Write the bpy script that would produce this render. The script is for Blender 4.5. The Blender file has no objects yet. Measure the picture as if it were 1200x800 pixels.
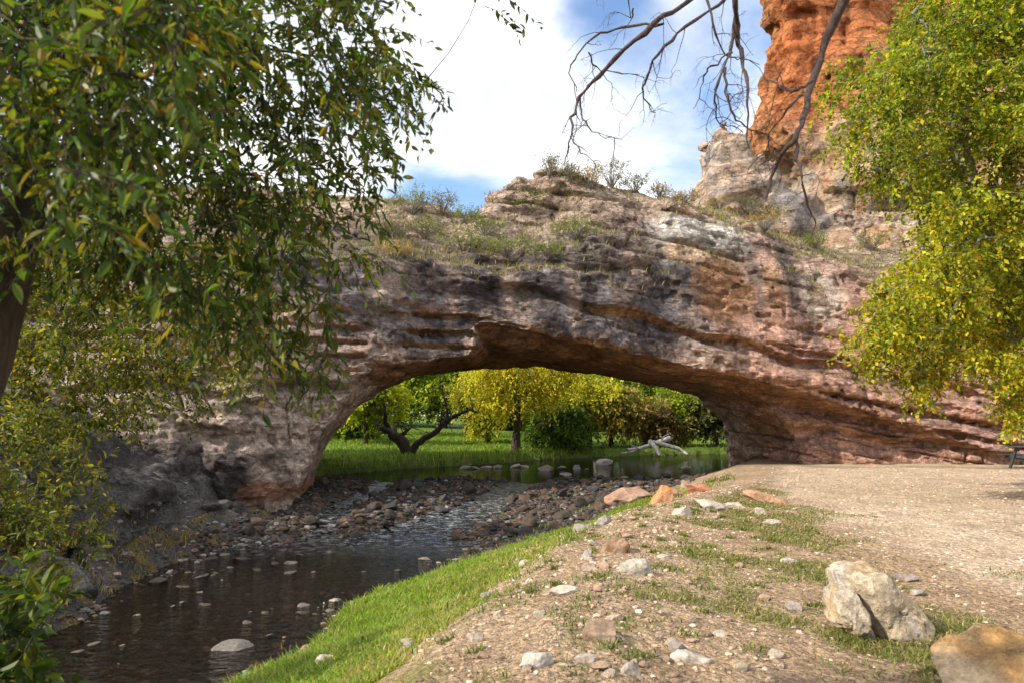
import bpy, math, random
import numpy as np
from mathutils import Vector
SC = bpy.context.scene
COL = SC.collection
R = math.radians
rng = np.random.default_rng(7)
random.seed(7)

# ------------------------------------------------------------------ camera
F = 800.0                                  # focal length in pixels of a 1200 px wide frame
PITCH = math.atan(90 / 800.0)
CAM = np.array([0.0, 0.0, 1.7])
cd = bpy.data.cameras.new('camera')
cam = bpy.data.objects.new('camera', cd)
COL.objects.link(cam)
cam.location = CAM
cam.rotation_euler = (R(90) + PITCH, 0, 0)
cd.sensor_width = 36.0
cd.lens = 24.0
cd.clip_start = 0.05
cd.clip_end = 6000
cd.dof.use_dof = True
cd.dof.focus_distance = 17.0
cd.dof.aperture_fstop = 4.5
SC.camera = cam

# ------------------------------------------------------------------ world, sun, exposure
SUN_DIR = np.array([-0.77, -0.31, 0.58]); SUN_DIR /= np.linalg.norm(SUN_DIR)
SUN_EL = math.asin(SUN_DIR[2]); SUN_AZ = math.atan2(SUN_DIR[0], SUN_DIR[1])
W = bpy.data.worlds.new('World'); SC.world = W; W.use_nodes = True
nt = W.node_tree; nt.nodes.clear()
def wn(t): return nt.nodes.new(t)
def math_node(t, op, a=None, b=None, clamp=False):
    n = t.nodes.new('ShaderNodeMath'); n.operation = op; n.use_clamp = clamp
    for i, v in enumerate((a, b)):
        if v is None: continue
        if hasattr(v, 'is_linked'): t.links.new(v, n.inputs[i])
        else: n.inputs[i].default_value = v
    return n.outputs[0]
sky = wn('ShaderNodeTexSky'); sky.sky_type = 'NISHITA'; sky.sun_disc = False
sky.sun_elevation = SUN_EL; sky.sun_rotation = SUN_AZ; sky.air_density = 1.0; sky.dust_density = 0.6; sky.ozone_density = 3.0
tc = wn('ShaderNodeTexCoord')
sep = wn('ShaderNodeSeparateXYZ'); nt.links.new(tc.outputs['Generated'], sep.inputs[0])
zc = math_node(nt, 'ADD', math_node(nt, 'MAXIMUM', sep.outputs[2], 0.0), 0.22)
cx = math_node(nt, 'DIVIDE', sep.outputs[0], zc); cy = math_node(nt, 'DIVIDE', sep.outputs[1], zc)
comb = wn('ShaderNodeCombineXYZ'); nt.links.new(cx, comb.inputs[0]); nt.links.new(cy, comb.inputs[1])
n1 = wn('ShaderNodeTexNoise'); n1.inputs['Scale'].default_value = 1.5; n1.inputs['Detail'].default_value = 9; n1.inputs['Roughness'].default_value = 0.58
n1.inputs['Distortion'].default_value = 0.3
nt.links.new(comb.outputs[0], n1.inputs['Vector'])
def pix_dir(px, py):
    u = (px - 600) / F; v = (400 - py) / F
    d = np.array([u, math.cos(PITCH) - v * math.sin(PITCH), math.sin(PITCH) + v * math.cos(PITCH)])
    return d / np.linalg.norm(d)
# openings in the cloud deck (directions on the sky) and the thick bank between them
cover = n1.outputs['Fac']
for (px, py, rad, amt) in ((690, 20, 0.11, -0.30), (770, 60, 0.10, -0.02), (880, 20, 0.10, -0.12), (830, 70, .12, .04), (525, 232, 0.075, -0.30), (590, 240, 0.07, -0.25), (470, 240, 0.08, -0.25), (780, 150, 0.12, -0.07), (840, 130, 0.07, -0.08),
                           (560, 110, 0.24, 0.14), (430, 60, 0.25, 0.12), (700, 140, 0.12, 0.10)):
    d = pix_dir(px, py)
    vm = wn('ShaderNodeVectorMath'); vm.operation = 'DISTANCE'; nt.links.new(tc.outputs['Generated'], vm.inputs[0]); vm.inputs[1].default_value = d
    mr = wn('ShaderNodeMapRange'); mr.interpolation_type = 'SMOOTHSTEP'
    nt.links.new(vm.outputs['Value'], mr.inputs[0]); mr.inputs[1].default_value = rad * 1.3; mr.inputs[2].default_value = 0; mr.inputs[3].default_value = 0; mr.inputs[4].default_value = amt
    cover = math_node(nt, 'ADD', cover, mr.outputs[0])
cr = wn('ShaderNodeMapRange'); cr.interpolation_type = 'SMOOTHSTEP'
nt.links.new(cover, cr.inputs[0]); cr.inputs[1].default_value = 0.27; cr.inputs[2].default_value = 0.54
n2 = wn('ShaderNodeTexNoise'); n2.inputs['Scale'].default_value = 1.6; n2.inputs['Detail'].default_value = 5
nt.links.new(comb.outputs[0], n2.inputs['Vector'])
crm = wn('ShaderNodeMix'); crm.data_type = 'RGBA'
cmr = wn('ShaderNodeMapRange'); cmr.inputs[1].default_value = .38; cmr.inputs[2].default_value = .62; nt.links.new(n2.outputs['Fac'], cmr.inputs[0]); nt.links.new(cmr.outputs[0], crm.inputs[0]); crm.inputs[6].default_value = (2.9, 3.2, 3.8, 1); crm.inputs[7].default_value = (6.6, 6.6, 6.5, 1)
mx = wn('ShaderNodeMix'); mx.data_type = 'RGBA'
nt.links.new(cr.outputs[0], mx.inputs[0]); nt.links.new(sky.outputs[0], mx.inputs[6]); nt.links.new(crm.outputs[2], mx.inputs[7])
bg = wn('ShaderNodeBackground'); bg.inputs[1].default_value = 0.15
wo = wn('ShaderNodeOutputWorld')
nt.links.new(mx.outputs[2], bg.inputs[0]); nt.links.new(bg.outputs[0], wo.inputs[0])
sl = bpy.data.lights.new('sun', 'SUN'); sl.energy = 3.7; sl.angle = R(0.6); sl.color = (1.0, 0.91, 0.77)
so = bpy.data.objects.new('sun', sl); COL.objects.link(so)
so.rotation_euler = Vector(-SUN_DIR).to_track_quat('-Z', 'Y').to_euler()
so.location = (-30, 5, 30)
SC.view_settings.view_transform = 'Standard'; SC.view_settings.look = 'None'
SC.view_settings.exposure = 0.93; SC.view_settings.gamma = 1.0; SC.view_settings.use_curve_mapping = False
SC.cycles.max_bounces = 6; SC.cycles.transparent_max_bounces = 12; SC.cycles.diffuse_bounces = 3
SC.cycles.caustics_reflective = False; SC.cycles.caustics_refractive = False
SC.cycles.use_denoising = True

# ------------------------------------------------------------------ helpers
def P(px, py, Y):
    u = (px - 600) / F; v = (400 - py) / F
    d = np.array([u, math.cos(PITCH) - v * math.sin(PITCH), math.sin(PITCH) + v * math.cos(PITCH)])
    return CAM + d * (Y / d[1])
def PZ(px, py, z):
    u = (px - 600) / F; v = (400 - py) / F
    d = np.array([u, math.cos(PITCH) - v * math.sin(PITCH), math.sin(PITCH) + v * math.cos(PITCH)])
    return CAM + d * ((z - CAM[2]) / d[2])
def sstep(a, b, x):
    t = np.clip((x - a) / (b - a), 0, 1); return t * t * (3 - 2 * t)
def lerp(a, b, t): return a + (b - a) * t
_M = np.uint32
def hash3(i, j, k, seed):
    h = (i.astype(_M) * _M(374761393)) ^ (j.astype(_M) * _M(668265263)) ^ (k.astype(_M) * _M(2147483647 - 57)) ^ _M((seed * 974711 + 12345) & 0xffffffff)
    h = (h ^ (h >> _M(13))) * _M(1274126177); h = (h ^ (h >> _M(16))) * _M(2246822519); h = h ^ (h >> _M(15))
    return h.astype(np.float32) * np.float32(1 / 4294967295.0)
def vnoise(p, scale, seed=0):
    """value noise in -1..1; p (n,3)"""
    q = np.asarray(p, np.float64) * scale + 1000.0
    i = np.floor(q).astype(np.int64); f = (q - i); f = f * f * (3 - 2 * f)
    out = 0
    for a in (0, 1):
        wa = f[:, 0] if a else 1 - f[:, 0]
        for b in (0, 1):
            wb = f[:, 1] if b else 1 - f[:, 1]
            for c in (0, 1):
                wc = f[:, 2] if c else 1 - f[:, 2]
                out = out + wa * wb * wc * hash3(i[:, 0] + a, i[:, 1] + b, i[:, 2] + c, seed)
    return out * 2 - 1
def fbm(p, scale, seed=0, octv=4, gain=0.5, ridged=False):
    s = 0; a = 1.0; t = 0
    for o in range(octv):
        n = vnoise(p, scale * (2.03 ** o), seed + o * 17)
        if ridged: n = 1 - 2 * np.abs(n)
        s = s + a * n; t += a; a *= gain
    return s / t
def xyz(x, y, z=None):
    x = np.asarray(x, float); y = np.asarray(y, float) + 0 * x
    z = np.zeros_like(x) if z is None else np.asarray(z, float) + 0 * x
    return np.stack([x.ravel(), y.ravel(), z.ravel()], 1)

def mesh_np(name, V, faces, mat=None, col=None, smooth=True, normals=None):
    """faces: list of (m,k) int arrays"""
    me = bpy.data.meshes.new(name)
    V = np.asarray(V, np.float32)
    me.vertices.add(len(V)); me.vertices.foreach_set('co', V.ravel())
    faces = [np.asarray(f, np.int32) for f in faces if len(f)]
    loops = np.concatenate([f.ravel() for f in faces]) if faces else np.zeros(0, np.int32)
    starts = []; o = 0
    for f in faces:
        starts.append(o + np.arange(len(f), dtype=np.int32) * f.shape[1]); o += f.size
    starts = np.concatenate(starts)
    me.loops.add(len(loops)); me.loops.foreach_set('vertex_index', loops)
    me.polygons.add(len(starts)); me.polygons.foreach_set('loop_start', starts)
    me.update(calc_edges=True)
    me.polygons.foreach_set('use_smooth', np.full(len(starts), smooth))
    if col is not None:
        c = np.ones((len(V), 4), np.float32); c[:, :col.shape[1]] = col
        at = me.color_attributes.new('Col', 'FLOAT_COLOR', 'POINT'); at.data.foreach_set('color', c.ravel())
    if mat is not None: me.materials.append(mat)
    me.update()
    if normals is not None: me.normals_split_custom_set_from_vertices([tuple(n) for n in normals])
    return me
def put(name, me, parent=None, loc=(0, 0, 0), **props):
    o = bpy.data.objects.new(name, me); COL.objects.link(o); o.location = loc
    if parent: o.parent = parent
    for k, v in props.items(): o[k] = v
    return o
def empty(name, loc, label, cat, group=None):
    o = bpy.data.objects.new(name, None); COL.objects.link(o); o.location = tuple(loc); o['label'] = label; o['category'] = cat
    o.empty_display_size = 0.2
    if group: o['group'] = group
    return o
def vnormals(V, quads):
    n = np.zeros_like(V)
    a = V[quads[:, 2]] - V[quads[:, 0]]; b = V[quads[:, 3]] - V[quads[:, 1]]
    c = np.cross(a, b)
    for k in range(4): np.add.at(n, quads[:, k], c)
    return n / np.maximum(np.linalg.norm(n, axis=1, keepdims=True), 1e-9)

# ------------------------------------------------------------------ materials
def new_mat(name):
    m = bpy.data.materials.new(name); m.use_nodes = True
    t = m.node_tree; b = t.nodes['Principled BSDF']
    return m, t, b
def noise_tex(t, scale, detail=6, rough=0.55, dist=0.0, vec=None):
    n = t.nodes.new('ShaderNodeTexNoise'); n.inputs['Scale'].default_value = scale; n.inputs['Detail'].default_value = detail
    n.inputs['Roughness'].default_value = rough; n.inputs['Distortion'].default_value = dist
    if vec is None:
        c = t.nodes.new('ShaderNodeTexCoord'); vec = c.outputs['Object']
    t.links.new(vec, n.inputs['Vector']); return n.outputs['Fac']
def ramp(t, fac, lo, hi, a, b):
    m = t.nodes.new('ShaderNodeMapRange'); t.links.new(fac, m.inputs[0])
    for i, v in enumerate((lo, hi, a, b)): m.inputs[i + 1].default_value = v
    return m.outputs[0]
def mulcol(t, c, f):
    v = t.nodes.new('ShaderNodeVectorMath'); v.operation = 'SCALE'; t.links.new(c, v.inputs[0]); t.links.new(f, v.inputs['Scale']); return v.outputs[0]
def mixc(t, fac, a, b):
    m = t.nodes.new('ShaderNodeMix'); m.data_type = 'RGBA'
    if hasattr(fac, 'is_linked'): t.links.new(fac, m.inputs[0])
    else: m.inputs[0].default_value = fac
    for i, v in ((6, a), (7, b)):
        if hasattr(v, 'is_linked'): t.links.new(v, m.inputs[i])
        else: m.inputs[i].default_value = (*v, 1)
    return m.outputs[2]
def attr(t, name='Col'):
    a = t.nodes.new('ShaderNodeAttribute'); a.attribute_name = name; return a.outputs['Color']
def bump(t, b, heights, dist, strength=1.0):
    prev = None
    for h, d in zip(heights, dist):
        n = t.nodes.new('ShaderNodeBump'); n.inputs['Strength'].default_value = strength; n.inputs['Distance'].default_value = d
        t.links.new(h, n.inputs['Height'])
        if prev is not None: t.links.new(prev, n.inputs['Normal'])
        prev = n.outputs[0]
    t.links.new(prev, b.inputs['Normal'])

def rock_mat(name, s1, s2, s3, d1, d2, d3, speck=0.35, strata=None, rough=0.9, crack=None):
    m, t, b = new_mat(name)
    base = attr(t)
    co = t.nodes.new('ShaderNodeTexCoord').outputs['Object']
    a = noise_tex(t, s1, 8, 0.62, 0.4, co); c = noise_tex(t, s2, 8, 0.65, 0.2, co); d = noise_tex(t, s3, 6, 0.7, 0, co)
    f = math_node(t, 'MULTIPLY', ramp(t, a, 0.3, 0.7, 1 - speck, 1 + speck), ramp(t, c, 0.3, 0.7, 1 - speck, 1 + speck))
    f = math_node(t, 'MULTIPLY', f, ramp(t, d, 0.35, 0.65, 1 - speck * 0.5, 1 + speck * 0.5))
    cc = mulcol(t, base, f)
    hs = [a, c, d]; ds = [d1, d2, d3]
    if strata:
        mp = t.nodes.new('ShaderNodeMapping'); t.links.new(co, mp.inputs[0])
        mp.inputs['Rotation'].default_value = (0, R(strata[2]), 0)
        mp.inputs['Scale'].default_value = (strata[0], strata[0], strata[1])
        s = noise_tex(t, 1.0, 7, 0.65, 0.35, mp.outputs[0])
        s2_ = ramp(t, s, 0.36, 0.6, 0, 1)
        hs.insert(0, s2_); ds.insert(0, strata[3])
        cc = mulcol(t, cc, ramp(t, s, 0.34, 0.46, 0.72, 1.0))
    for cs, cdist, cdark in (crack or ()):
        v = t.nodes.new('ShaderNodeTexVoronoi'); v.feature = 'DISTANCE_TO_EDGE'; v.inputs['Scale'].default_value = cs
        mp = t.nodes.new('ShaderNodeMapping'); t.links.new(co, mp.inputs[0]); mp.inputs['Rotation'].default_value = (0, R(strata[2] if strata else 0), 0); mp.inputs['Scale'].default_value = (.7, .7, 1.5)
        wv = t.nodes.new('ShaderNodeVectorMath'); wv.operation = 'ADD'
        nz = t.nodes.new('ShaderNodeTexNoise'); nz.inputs['Scale'].default_value = cs * 1.5; nz.inputs['Detail'].default_value = 8; nz.inputs['Roughness'].default_value = .65
        t.links.new(co, nz.inputs['Vector']); t.links.new(mp.outputs[0], wv.inputs[0])
        sc = t.nodes.new('ShaderNodeVectorMath'); sc.operation = 'SCALE'; t.links.new(nz.outputs['Color'], sc.inputs[0]); sc.inputs['Scale'].default_value = .9 / cs
        t.links.new(sc.outputs[0], wv.inputs[1]); t.links.new(wv.outputs[0], v.inputs['Vector'])
        hs.insert(0, ramp(t, v.outputs['Distance'], 0.0, 0.05, 0, 1)); ds.insert(0, cdist)
        cc = mulcol(t, cc, ramp(t, v.outputs['Distance'], 0.0, 0.035, cdark, 1.0))
    t.links.new(cc, b.inputs['Base Color'])
    b.inputs['Roughness'].default_value = rough; b.inputs['Specular IOR Level'].default_value = 0.25
    bump(t, b, hs, ds)
    return m
M_BRIDGE = rock_mat('weathered_limestone', 1.3, 5.0, 22.0, 0.22, 0.11, 0.035, 0.42, strata=(0.28, 2.4, 8.0, 0.13), crack=((0.33, 0.10, .65), (1.5, 0.07, .80), (4.5, .03, .85)))
M_CLIFF = rock_mat('red_sandstone', 0.9, 3.2, 14.0, 0.35, 0.14, 0.04, 0.24, strata=(0.3, 1.4, 2.0, 0.25), crack=((0.25, 0.25, .6), (.9, .12, .7), (2.8, .04, .8)))
M_BOULDER = rock_mat('boulder_sandstone', 5.0, 18.0, 70.0, 0.05, 0.025, 0.008, 0.30, crack=((1.7, .012, .86),))
M_STONE = rock_mat('stone', 9.0, 30.0, 90.0, 0.02, 0.010, 0.003, 0.28)

def ground_mat():
    m, t, b = new_mat('bank_soil_and_gravel')
    base = attr(t); co = t.nodes.new('ShaderNodeTexCoord').outputs['Object']
    a = noise_tex(t, 1.7, 8, 0.65, 0, co); c = noise_tex(t, 12, 7, 0.7, 0, co)
    v = t.nodes.new('ShaderNodeTexVoronoi'); v.inputs['Scale'].default_value = 42; t.links.new(co, v.inputs['Vector'])
    v2 = t.nodes.new('ShaderNodeTexVoronoi'); v2.inputs['Scale'].default_value = 17; t.links.new(co, v2.inputs['Vector'])
    sp = t.nodes.new('ShaderNodeSeparateColor'); t.links.new(v.outputs['Color'], sp.inputs[0])
    sp2 = t.nodes.new('ShaderNodeSeparateColor'); t.links.new(v2.outputs['Color'], sp2.inputs[0])
    f = math_node(t, 'MULTIPLY', ramp(t, a, 0.3, 0.7, 0.78, 1.22), ramp(t, c, 0.3, 0.7, 0.68, 1.32))
    f = math_node(t, 'MULTIPLY', f, ramp(t, sp.outputs[0], 0, 1, 0.72, 1.28))
    f = math_node(t, 'MULTIPLY', f, ramp(t, sp2.outputs[0], 0, 1, 0.82, 1.18))
    t.links.new(mulcol(t, base, f), b.inputs['Base Color'])
    b.inputs['Roughness'].default_value = 0.95; b.inputs['Specular IOR Level'].default_value = 0.15
    bump(t, b, [c, v.outputs['Distance'], v2.outputs['Distance']], [0.09, -0.02, -0.03])
    return m
M_GROUND = ground_mat()

def leaf_mat(name, trans=0.45, rough=0.5):
    m, t, b = new_mat(name)
    base = attr(t)
    b.inputs['Roughness'].default_value = rough; b.inputs['Specular IOR Level'].default_value = 0.3
    t.links.new(base, b.inputs['Base Color'])
    tr = t.nodes.new('ShaderNodeBsdfTranslucent')
    g = t.nodes.new('ShaderNodeVectorMath'); g.operation = 'MULTIPLY'; t.links.new(base, g.inputs[0]); g.inputs[1].default_value = (1.55, 1.5, 0.7)
    t.links.new(g.outputs[0], tr.inputs[0])
    mx = t.nodes.new('ShaderNodeMixShader'); mx.inputs[0].default_value = trans
    t.links.new(b.outputs[0], mx.inputs[1]); t.links.new(tr.outputs[0], mx.inputs[2])
    t.links.new(mx.outputs[0], t.nodes['Material Output'].inputs[0])
    return m
M_LEAF = leaf_mat('leaf', 0.45)
M_GRASS = leaf_mat('grass_blade', 0.35, 0.6)
def bark_mat(name, c1, c2, s=6):
    m, t, b = new_mat(name)
    co = t.nodes.new('ShaderNodeTexCoord').outputs['Object']
    mp = t.nodes.new('ShaderNodeMapping'); t.links.new(co, mp.inputs[0]); mp.inputs['Scale'].default_value = (s * 3, s * 3, s * 0.6)
    n = noise_tex(t, 1.0, 7, 0.7, 0.6, mp.outputs[0])
    t.links.new(mixc(t, ramp(t, n, 0.35, 0.65, 0, 1), c1, c2), b.inputs['Base Color'])
    b.inputs['Roughness'].default_value = 0.9
    bump(t, b, [n], [0.03]); return m
M_BARK = bark_mat('dark_bark', (0.022, 0.016, 0.012), (0.085, 0.062, 0.046))
M_BARKG = bark_mat('grey_bark', (0.10, 0.085, 0.07), (0.27, 0.24, 0.20))
M_DEAD = bark_mat('dead_twig_bark', (0.03, 0.02, 0.018), (0.12, 0.075, 0.06), 14)
M_DRIFT = bark_mat('bleached_wood', (0.38, 0.35, 0.31), (0.62, 0.59, 0.54), 4)

def water_mat(name, tint, ripple, dist, white=0.0):
    m, t, b = new_mat(name)
    t.nodes.remove(b)
    co = t.nodes.new('ShaderNodeTexCoord').outputs['Object']
    mp = t.nodes.new('ShaderNodeMapping'); t.links.new(co, mp.inputs[0]); mp.inputs['Scale'].default_value = (ripple, ripple * 1.8, ripple)
    n = noise_tex(t, 1.0, 4, 0.55, 0.8, mp.outputs[0])
    bn = t.nodes.new('ShaderNodeBump'); bn.inputs['Distance'].default_value = dist; t.links.new(n, bn.inputs['Height'])
    gl = t.nodes.new('ShaderNodeBsdfGlossy'); gl.inputs['Roughness'].default_value = 0.04; t.links.new(bn.outputs[0], gl.inputs['Normal'])
    tp = t.nodes.new('ShaderNodeBsdfTransparent'); tp.inputs[0].default_value = (*tint, 1)
    fr = t.nodes.new('ShaderNodeFresnel'); fr.inputs[0].default_value = 1.33; t.links.new(bn.outputs[0], fr.inputs['Normal'])
    mx = t.nodes.new('ShaderNodeMixShader'); t.links.new(fr.outputs[0], mx.inputs[0]); t.links.new(tp.outputs[0], mx.inputs[1]); t.links.new(gl.outputs[0], mx.inputs[2])
    res = mx.outputs[0]
    if white:
        # broken white water of the riffle
        mp2 = t.nodes.new('ShaderNodeMapping'); t.links.new(co, mp2.inputs[0]); mp2.inputs['Scale'].default_value = (4.5, 9, 4)
        k = noise_tex(t, 1.0, 6, 0.7, 1.0, mp2.outputs[0])
        df = t.nodes.new('ShaderNodeBsdfDiffuse'); df.inputs[0].default_value = (0.55, 0.57, 0.6, 1)
        at = attr(t); sx = t.nodes.new('ShaderNodeSeparateColor'); t.links.new(at, sx.inputs[0])
        w = math_node(t, 'MULTIPLY', ramp(t, k, 0.50, 0.64, 0, 1), sx.outputs[0], True)
        m2 = t.nodes.new('ShaderNodeMixShader'); t.links.new(math_node(t, 'MULTIPLY', w, white), m2.inputs[0]); t.links.new(res, m2.inputs[1]); t.links.new(df.outputs[0], m2.inputs[2]); res = m2.outputs[0]
    t.links.new(res, t.nodes['Material Output'].inputs[0])
    return m
M_CREEK = water_mat('creek_water', (0.40, 0.335, 0.25), 4.0, 0.05, 0.5)
M_POOL = water_mat('pool_water', (0.40, 0.38, 0.18), 2.5, 0.008)

# ------------------------------------------------------------------ terrain
Yw = [0, 4, 7.7, 10.4, 12, 14, 17.8, 21.8, 23, 25, 28, 31.7, 40, 47, 60]
Xw = [-4.0, -3.6, -3.2, -2.6, -2.4, -1.4, 0.2, 2.7, 4.2, 5.6, 7.5, 9.8, 16, 20, 26]
Yc = [0, 4.4, 6.8, 9.1, 13, 15, 18, 20, 23, 25, 28, 32, 40, 47, 60]
Xc = [-1.2, -0.55, -0.1, 0.57, 2.3, 3.6, 5.6, 6.4, 7.4, 8.2, 9.6, 11.5, 18, 22, 30]
Yl = [0, 6, 9, 12, 16, 20, 24, 28, 32, 60]
Xl = [-5.6, -6.0, -6.2, -6.75, -7.0, -6.7, -7.6, -8.9, -11, -22]
Wy = [0, 16.5, 18, 20.8, 23, 24.8, 25.3, 100]; Wz = [-1.3, -1.3, -1.25, -0.98, -0.76, -0.63, -0.6, -0.6]
def wl(y): return np.interp(y, Wy, Wz)
CHA = np.array([(0.6, 25.6), (0.1, 24.0), (-0.5, 22.5), (-1.2, 20.8), (-2.3, 18.7), (-3.3, 16.5), (-3.6, 14.5)])
CHB = np.array([(-4.6, 25.6), (-4.8, 23.5), (-5.2, 21.0), (-5.1, 19.2), (-4.6, 17.2)])
def seg_dist(x, y, poly):
    d = np.full(x.shape, 1e9)
    for a, b in zip(poly[:-1], poly[1:]):
        ab = b - a; t = np.clip(((x - a[0]) * ab[0] + (y - a[1]) * ab[1]) / (ab @ ab), 0, 1)
        d = np.minimum(d, np.hypot(x - a[0] - t * ab[0], y - a[1] - t * ab[1]))
    return d
SHX = [-30, -16, -12, -8, -4.7, 0, 5.4, 13.8, 20, 40]; SHY = [25, 25, 25.7, 27.2, 31.7, 36.8, 42, 45, 46, 48]
def ground_z(x, y, detail=True):
    x = np.asarray(x, float); y = np.asarray(y, float); shp = x.shape
    x = x.ravel(); y = y.ravel()
    p = xyz(x, y); 
    wob = 0.25 * vnoise(p, 0.55, 3) + 0.12 * vnoise(p, 1.7, 4)
    xw = np.interp(y, Yw, Xw) + wob; xc = np.interp(y, Yc, Xc) + wob * 0.6; xl = np.interp(y, Yl, Xl) + wob
    L = wl(y)
    lo = fbm(p, 0.35, 11, 3)
    # creek bed
    dr = np.minimum(xw - x, x - xl)
    bed = L - 0.03 - 0.07 * sstep(0, 1.4, dr) + 0.06 * fbm(p, 1.1, 21, 3)
    dam = sstep(16.2, 18.0, y + lo * 1.2) * (1 - sstep(25.4, 27.0, y))
    cd_ = np.minimum(seg_dist(x, y, CHA) - (0.55 + 0.5 * sstep(22, 18, y)), seg_dist(x, y, CHB) - 0.22)
    damz = L + 0.12 + 0.13 * fbm(p, 0.9, 31, 3) - 0.30 * (1 - sstep(-0.3, 0.6, cd_))
    bed = lerp(bed, damz, dam)
    deep = sstep(25.6, 28, y); bed = lerp(bed, L - 0.55, deep)
    # right bank
    t = np.clip((x - xw) / np.maximum(xc - xw, 0.3), 0, 1)
    rise = t ** 1.15
    right = L + (0.02 - L) * rise
    top = 0.03 + 0.07 * lo * sstep(xc, xc + 1, x) + 0.10 * np.exp(-((x - xc - 0.6) / 0.9) ** 2) * sstep(30, 16, y)
    right = np.where(x > xc, lerp(right, top, sstep(0, 1.0, x - xc)), right)
    # left bank, stepping up in rocky ledges
    q = np.maximum(xl - x, 0) + 0.25 * fbm(p, 0.8, 41, 3)
    left = L + np.interp(q, [-1, 0, 0.25, 1.1, 1.4, 2.8, 3.2, 6, 40], [-0.2, 0, 0.30, 0.55, 1.2, 1.9, 2.2, 3.6, 6.0])
    z = np.where(x > xw, right, bed); z = np.where(x < xl, left, z)
    z = z + np.where(x < xl, 0.22 * fbm(p, 1.5, 43, 4, .55, True) * sstep(0.1, 0.8, xl - x), 0)
    # far shore and lawn
    ys = np.interp(x, SHX, SHY) + wob * 2
    d = y - ys
    lawn = -0.62 + 0.40 * sstep(0, 1.0, d) + 0.028 * np.clip(d, 0, 90) + 0.1 * lo
    z = np.where((d > 0) & (y > 25), np.maximum(z * (x > 30) + lawn * (x <= 30), lawn), z)
    if detail:
        z = z + 0.020 * fbm(p, 3.0, 51, 3) * (1 - sstep(16, 24, y)) + 0.006 * vnoise(p, 11, 52)
    return z.reshape(shp)
def gz1(x, y): return float(ground_z(np.array([x]), np.array([y]))[0])

def axis(lo_hi_steps):
    out = []
    for a, b, s in lo_hi_steps: out.append(np.arange(a, b, s))
    return np.unique(np.concatenate(out + [[lo_hi_steps[-1][1]]]))
gx = axis([(-2500, -300, 400), (-300, -60, 40), (-60, -20, 3), (-20, -9, 0.25), (-9, -5, 0.1), (-5, 6, 0.06), (6, 12, 0.12), (12, 26, 0.4), (26, 60, 3), (60, 300, 40), (300, 2500, 400)])
gy = axis([(-2500, -300, 400), (-300, -40, 40), (-40, 0, 4), (0, 3, 0.5), (3, 10, 0.05), (10, 20, 0.09), (20, 28, 0.14), (28, 50, 0.5), (50, 100, 4), (100, 400, 40), (400, 3000, 400)])
GX, GY = np.meshgrid(gx, gy)
GZ = ground_z(GX, GY)
far = np.maximum(np.abs(GX) - 60, 0) + np.maximum(GY - 110, 0) + np.maximum(-GY - 40, 0)
p = xyz(GX, GY)
xw_ = np.interp(p[:, 1], Yw, Xw); xc_ = np.interp(p[:, 1], Yc, Xc); xl_ = np.interp(p[:, 1], Yl, Xl)
def ground_fields(x, y):
    """masks: grass band, dirt, lot, bed, lawn, left bank"""
    p = xyz(x, y); x = p[:, 0]; y = p[:, 1]
    n = fbm(p, 0.9, 61, 4); n2 = fbm(p, 3.0, 62, 3)
    wob = 0.25 * vnoise(p, 0.55, 3) + 0.12 * vnoise(p, 1.7, 4)
    xw = np.interp(y, Yw, Xw) + wob; xc = np.interp(y, Yc, Xc) + 0.6 * wob; xl = np.interp(y, Yl, Xl) + wob
    t = (x - xw) / np.maximum(xc - xw, 0.3)
    # lower edge of the grass leaves a stony margin up-stream
    glo = np.interp(y, [0, 12, 14, 17, 19, 21, 23], [-0.02, 0.0, 0.10, 0.24, 0.34, 0.42, 0.5])
    ghi = np.interp(y, [0, 5, 8, 11, 15, 18, 22], [1.05, 1.0, .95, .92, .90, .84, .76])
    g = sstep(glo - 0.02, glo + 0.10, t + 0.10 * n2) * (1 - sstep(ghi - 0.30, ghi + 0.12, t + 0.38 * n + .18 * n2)) * (1 - sstep(20, 22, y))
    lx = np.interp(y, [0, 3, 6, 8, 11.3, 14, 17, 20, 23, 40], [4.0, 4.2, 4.4, 4.7, 4.95, 5.5, 6.0, 7.2, 8.5, 19])
    lot = sstep(-0.35, 0.55, x - lx + 0.9 * n)
    tuft = (x > xc) * sstep(-0.24, 0.22, n + 0.25 * n2 + 0.6 * np.exp(-((x - lx + 0.9) / 0.9) ** 2) * (y < 17) - 0.30) * (1 - lot) * sstep(0.6, 1.6, x - xc)
    lotgrass = lot * sstep(0.1, 0.4, n + 1.0 * np.exp(-((y - 24.0) / 0.8) ** 2) * (x > 10) + 0.7 * np.exp(-((x - lx) / 0.7) ** 2) - 0.35)
    ys = np.interp(x, SHX, SHY) + wob * 2
    lawn = (y > 25) * sstep(-0.1, 0.5, y - ys)
    return dict(g=g, lot=lot, tuft=np.clip(tuft + 0.6 * lotgrass, 0, 1), lawn=lawn, t=t, n=n, n2=n2, xw=xw, xc=xc, xl=xl, x=x, y=y)
fz = ground_fields(GX, GY)
def C(*c): return np.array(c)[None, :]
n = fz['n'][:, None]; n2 = fz['n2'][:, None]
dirt = lerp(C(.37, .25, .155), C(.46, .335, .22), np.clip(0.5 + 0.8 * n, 0, 1))
lotc = lerp(C(.53, .395, .275), C(.61, .47, .34), np.clip(0.5 + n, 0, 1))
col = dirt
stony = (fz['t'] > 0)[:, None] * (1 - sstep(0.2, 0.6, fz['t']))[:, None] * sstep(12, 15, fz['y'])[:, None]
col = lerp(col, C(.15, .115, .09), stony)
col = lerp(col, lotc, fz['lot'][:, None])
col = lerp(col, lerp(C(.14, .135, .04), C(.22, .19, .08), np.clip(.5 + n2, 0, 1)), 0.75 * fz['tuft'][:, None])
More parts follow.
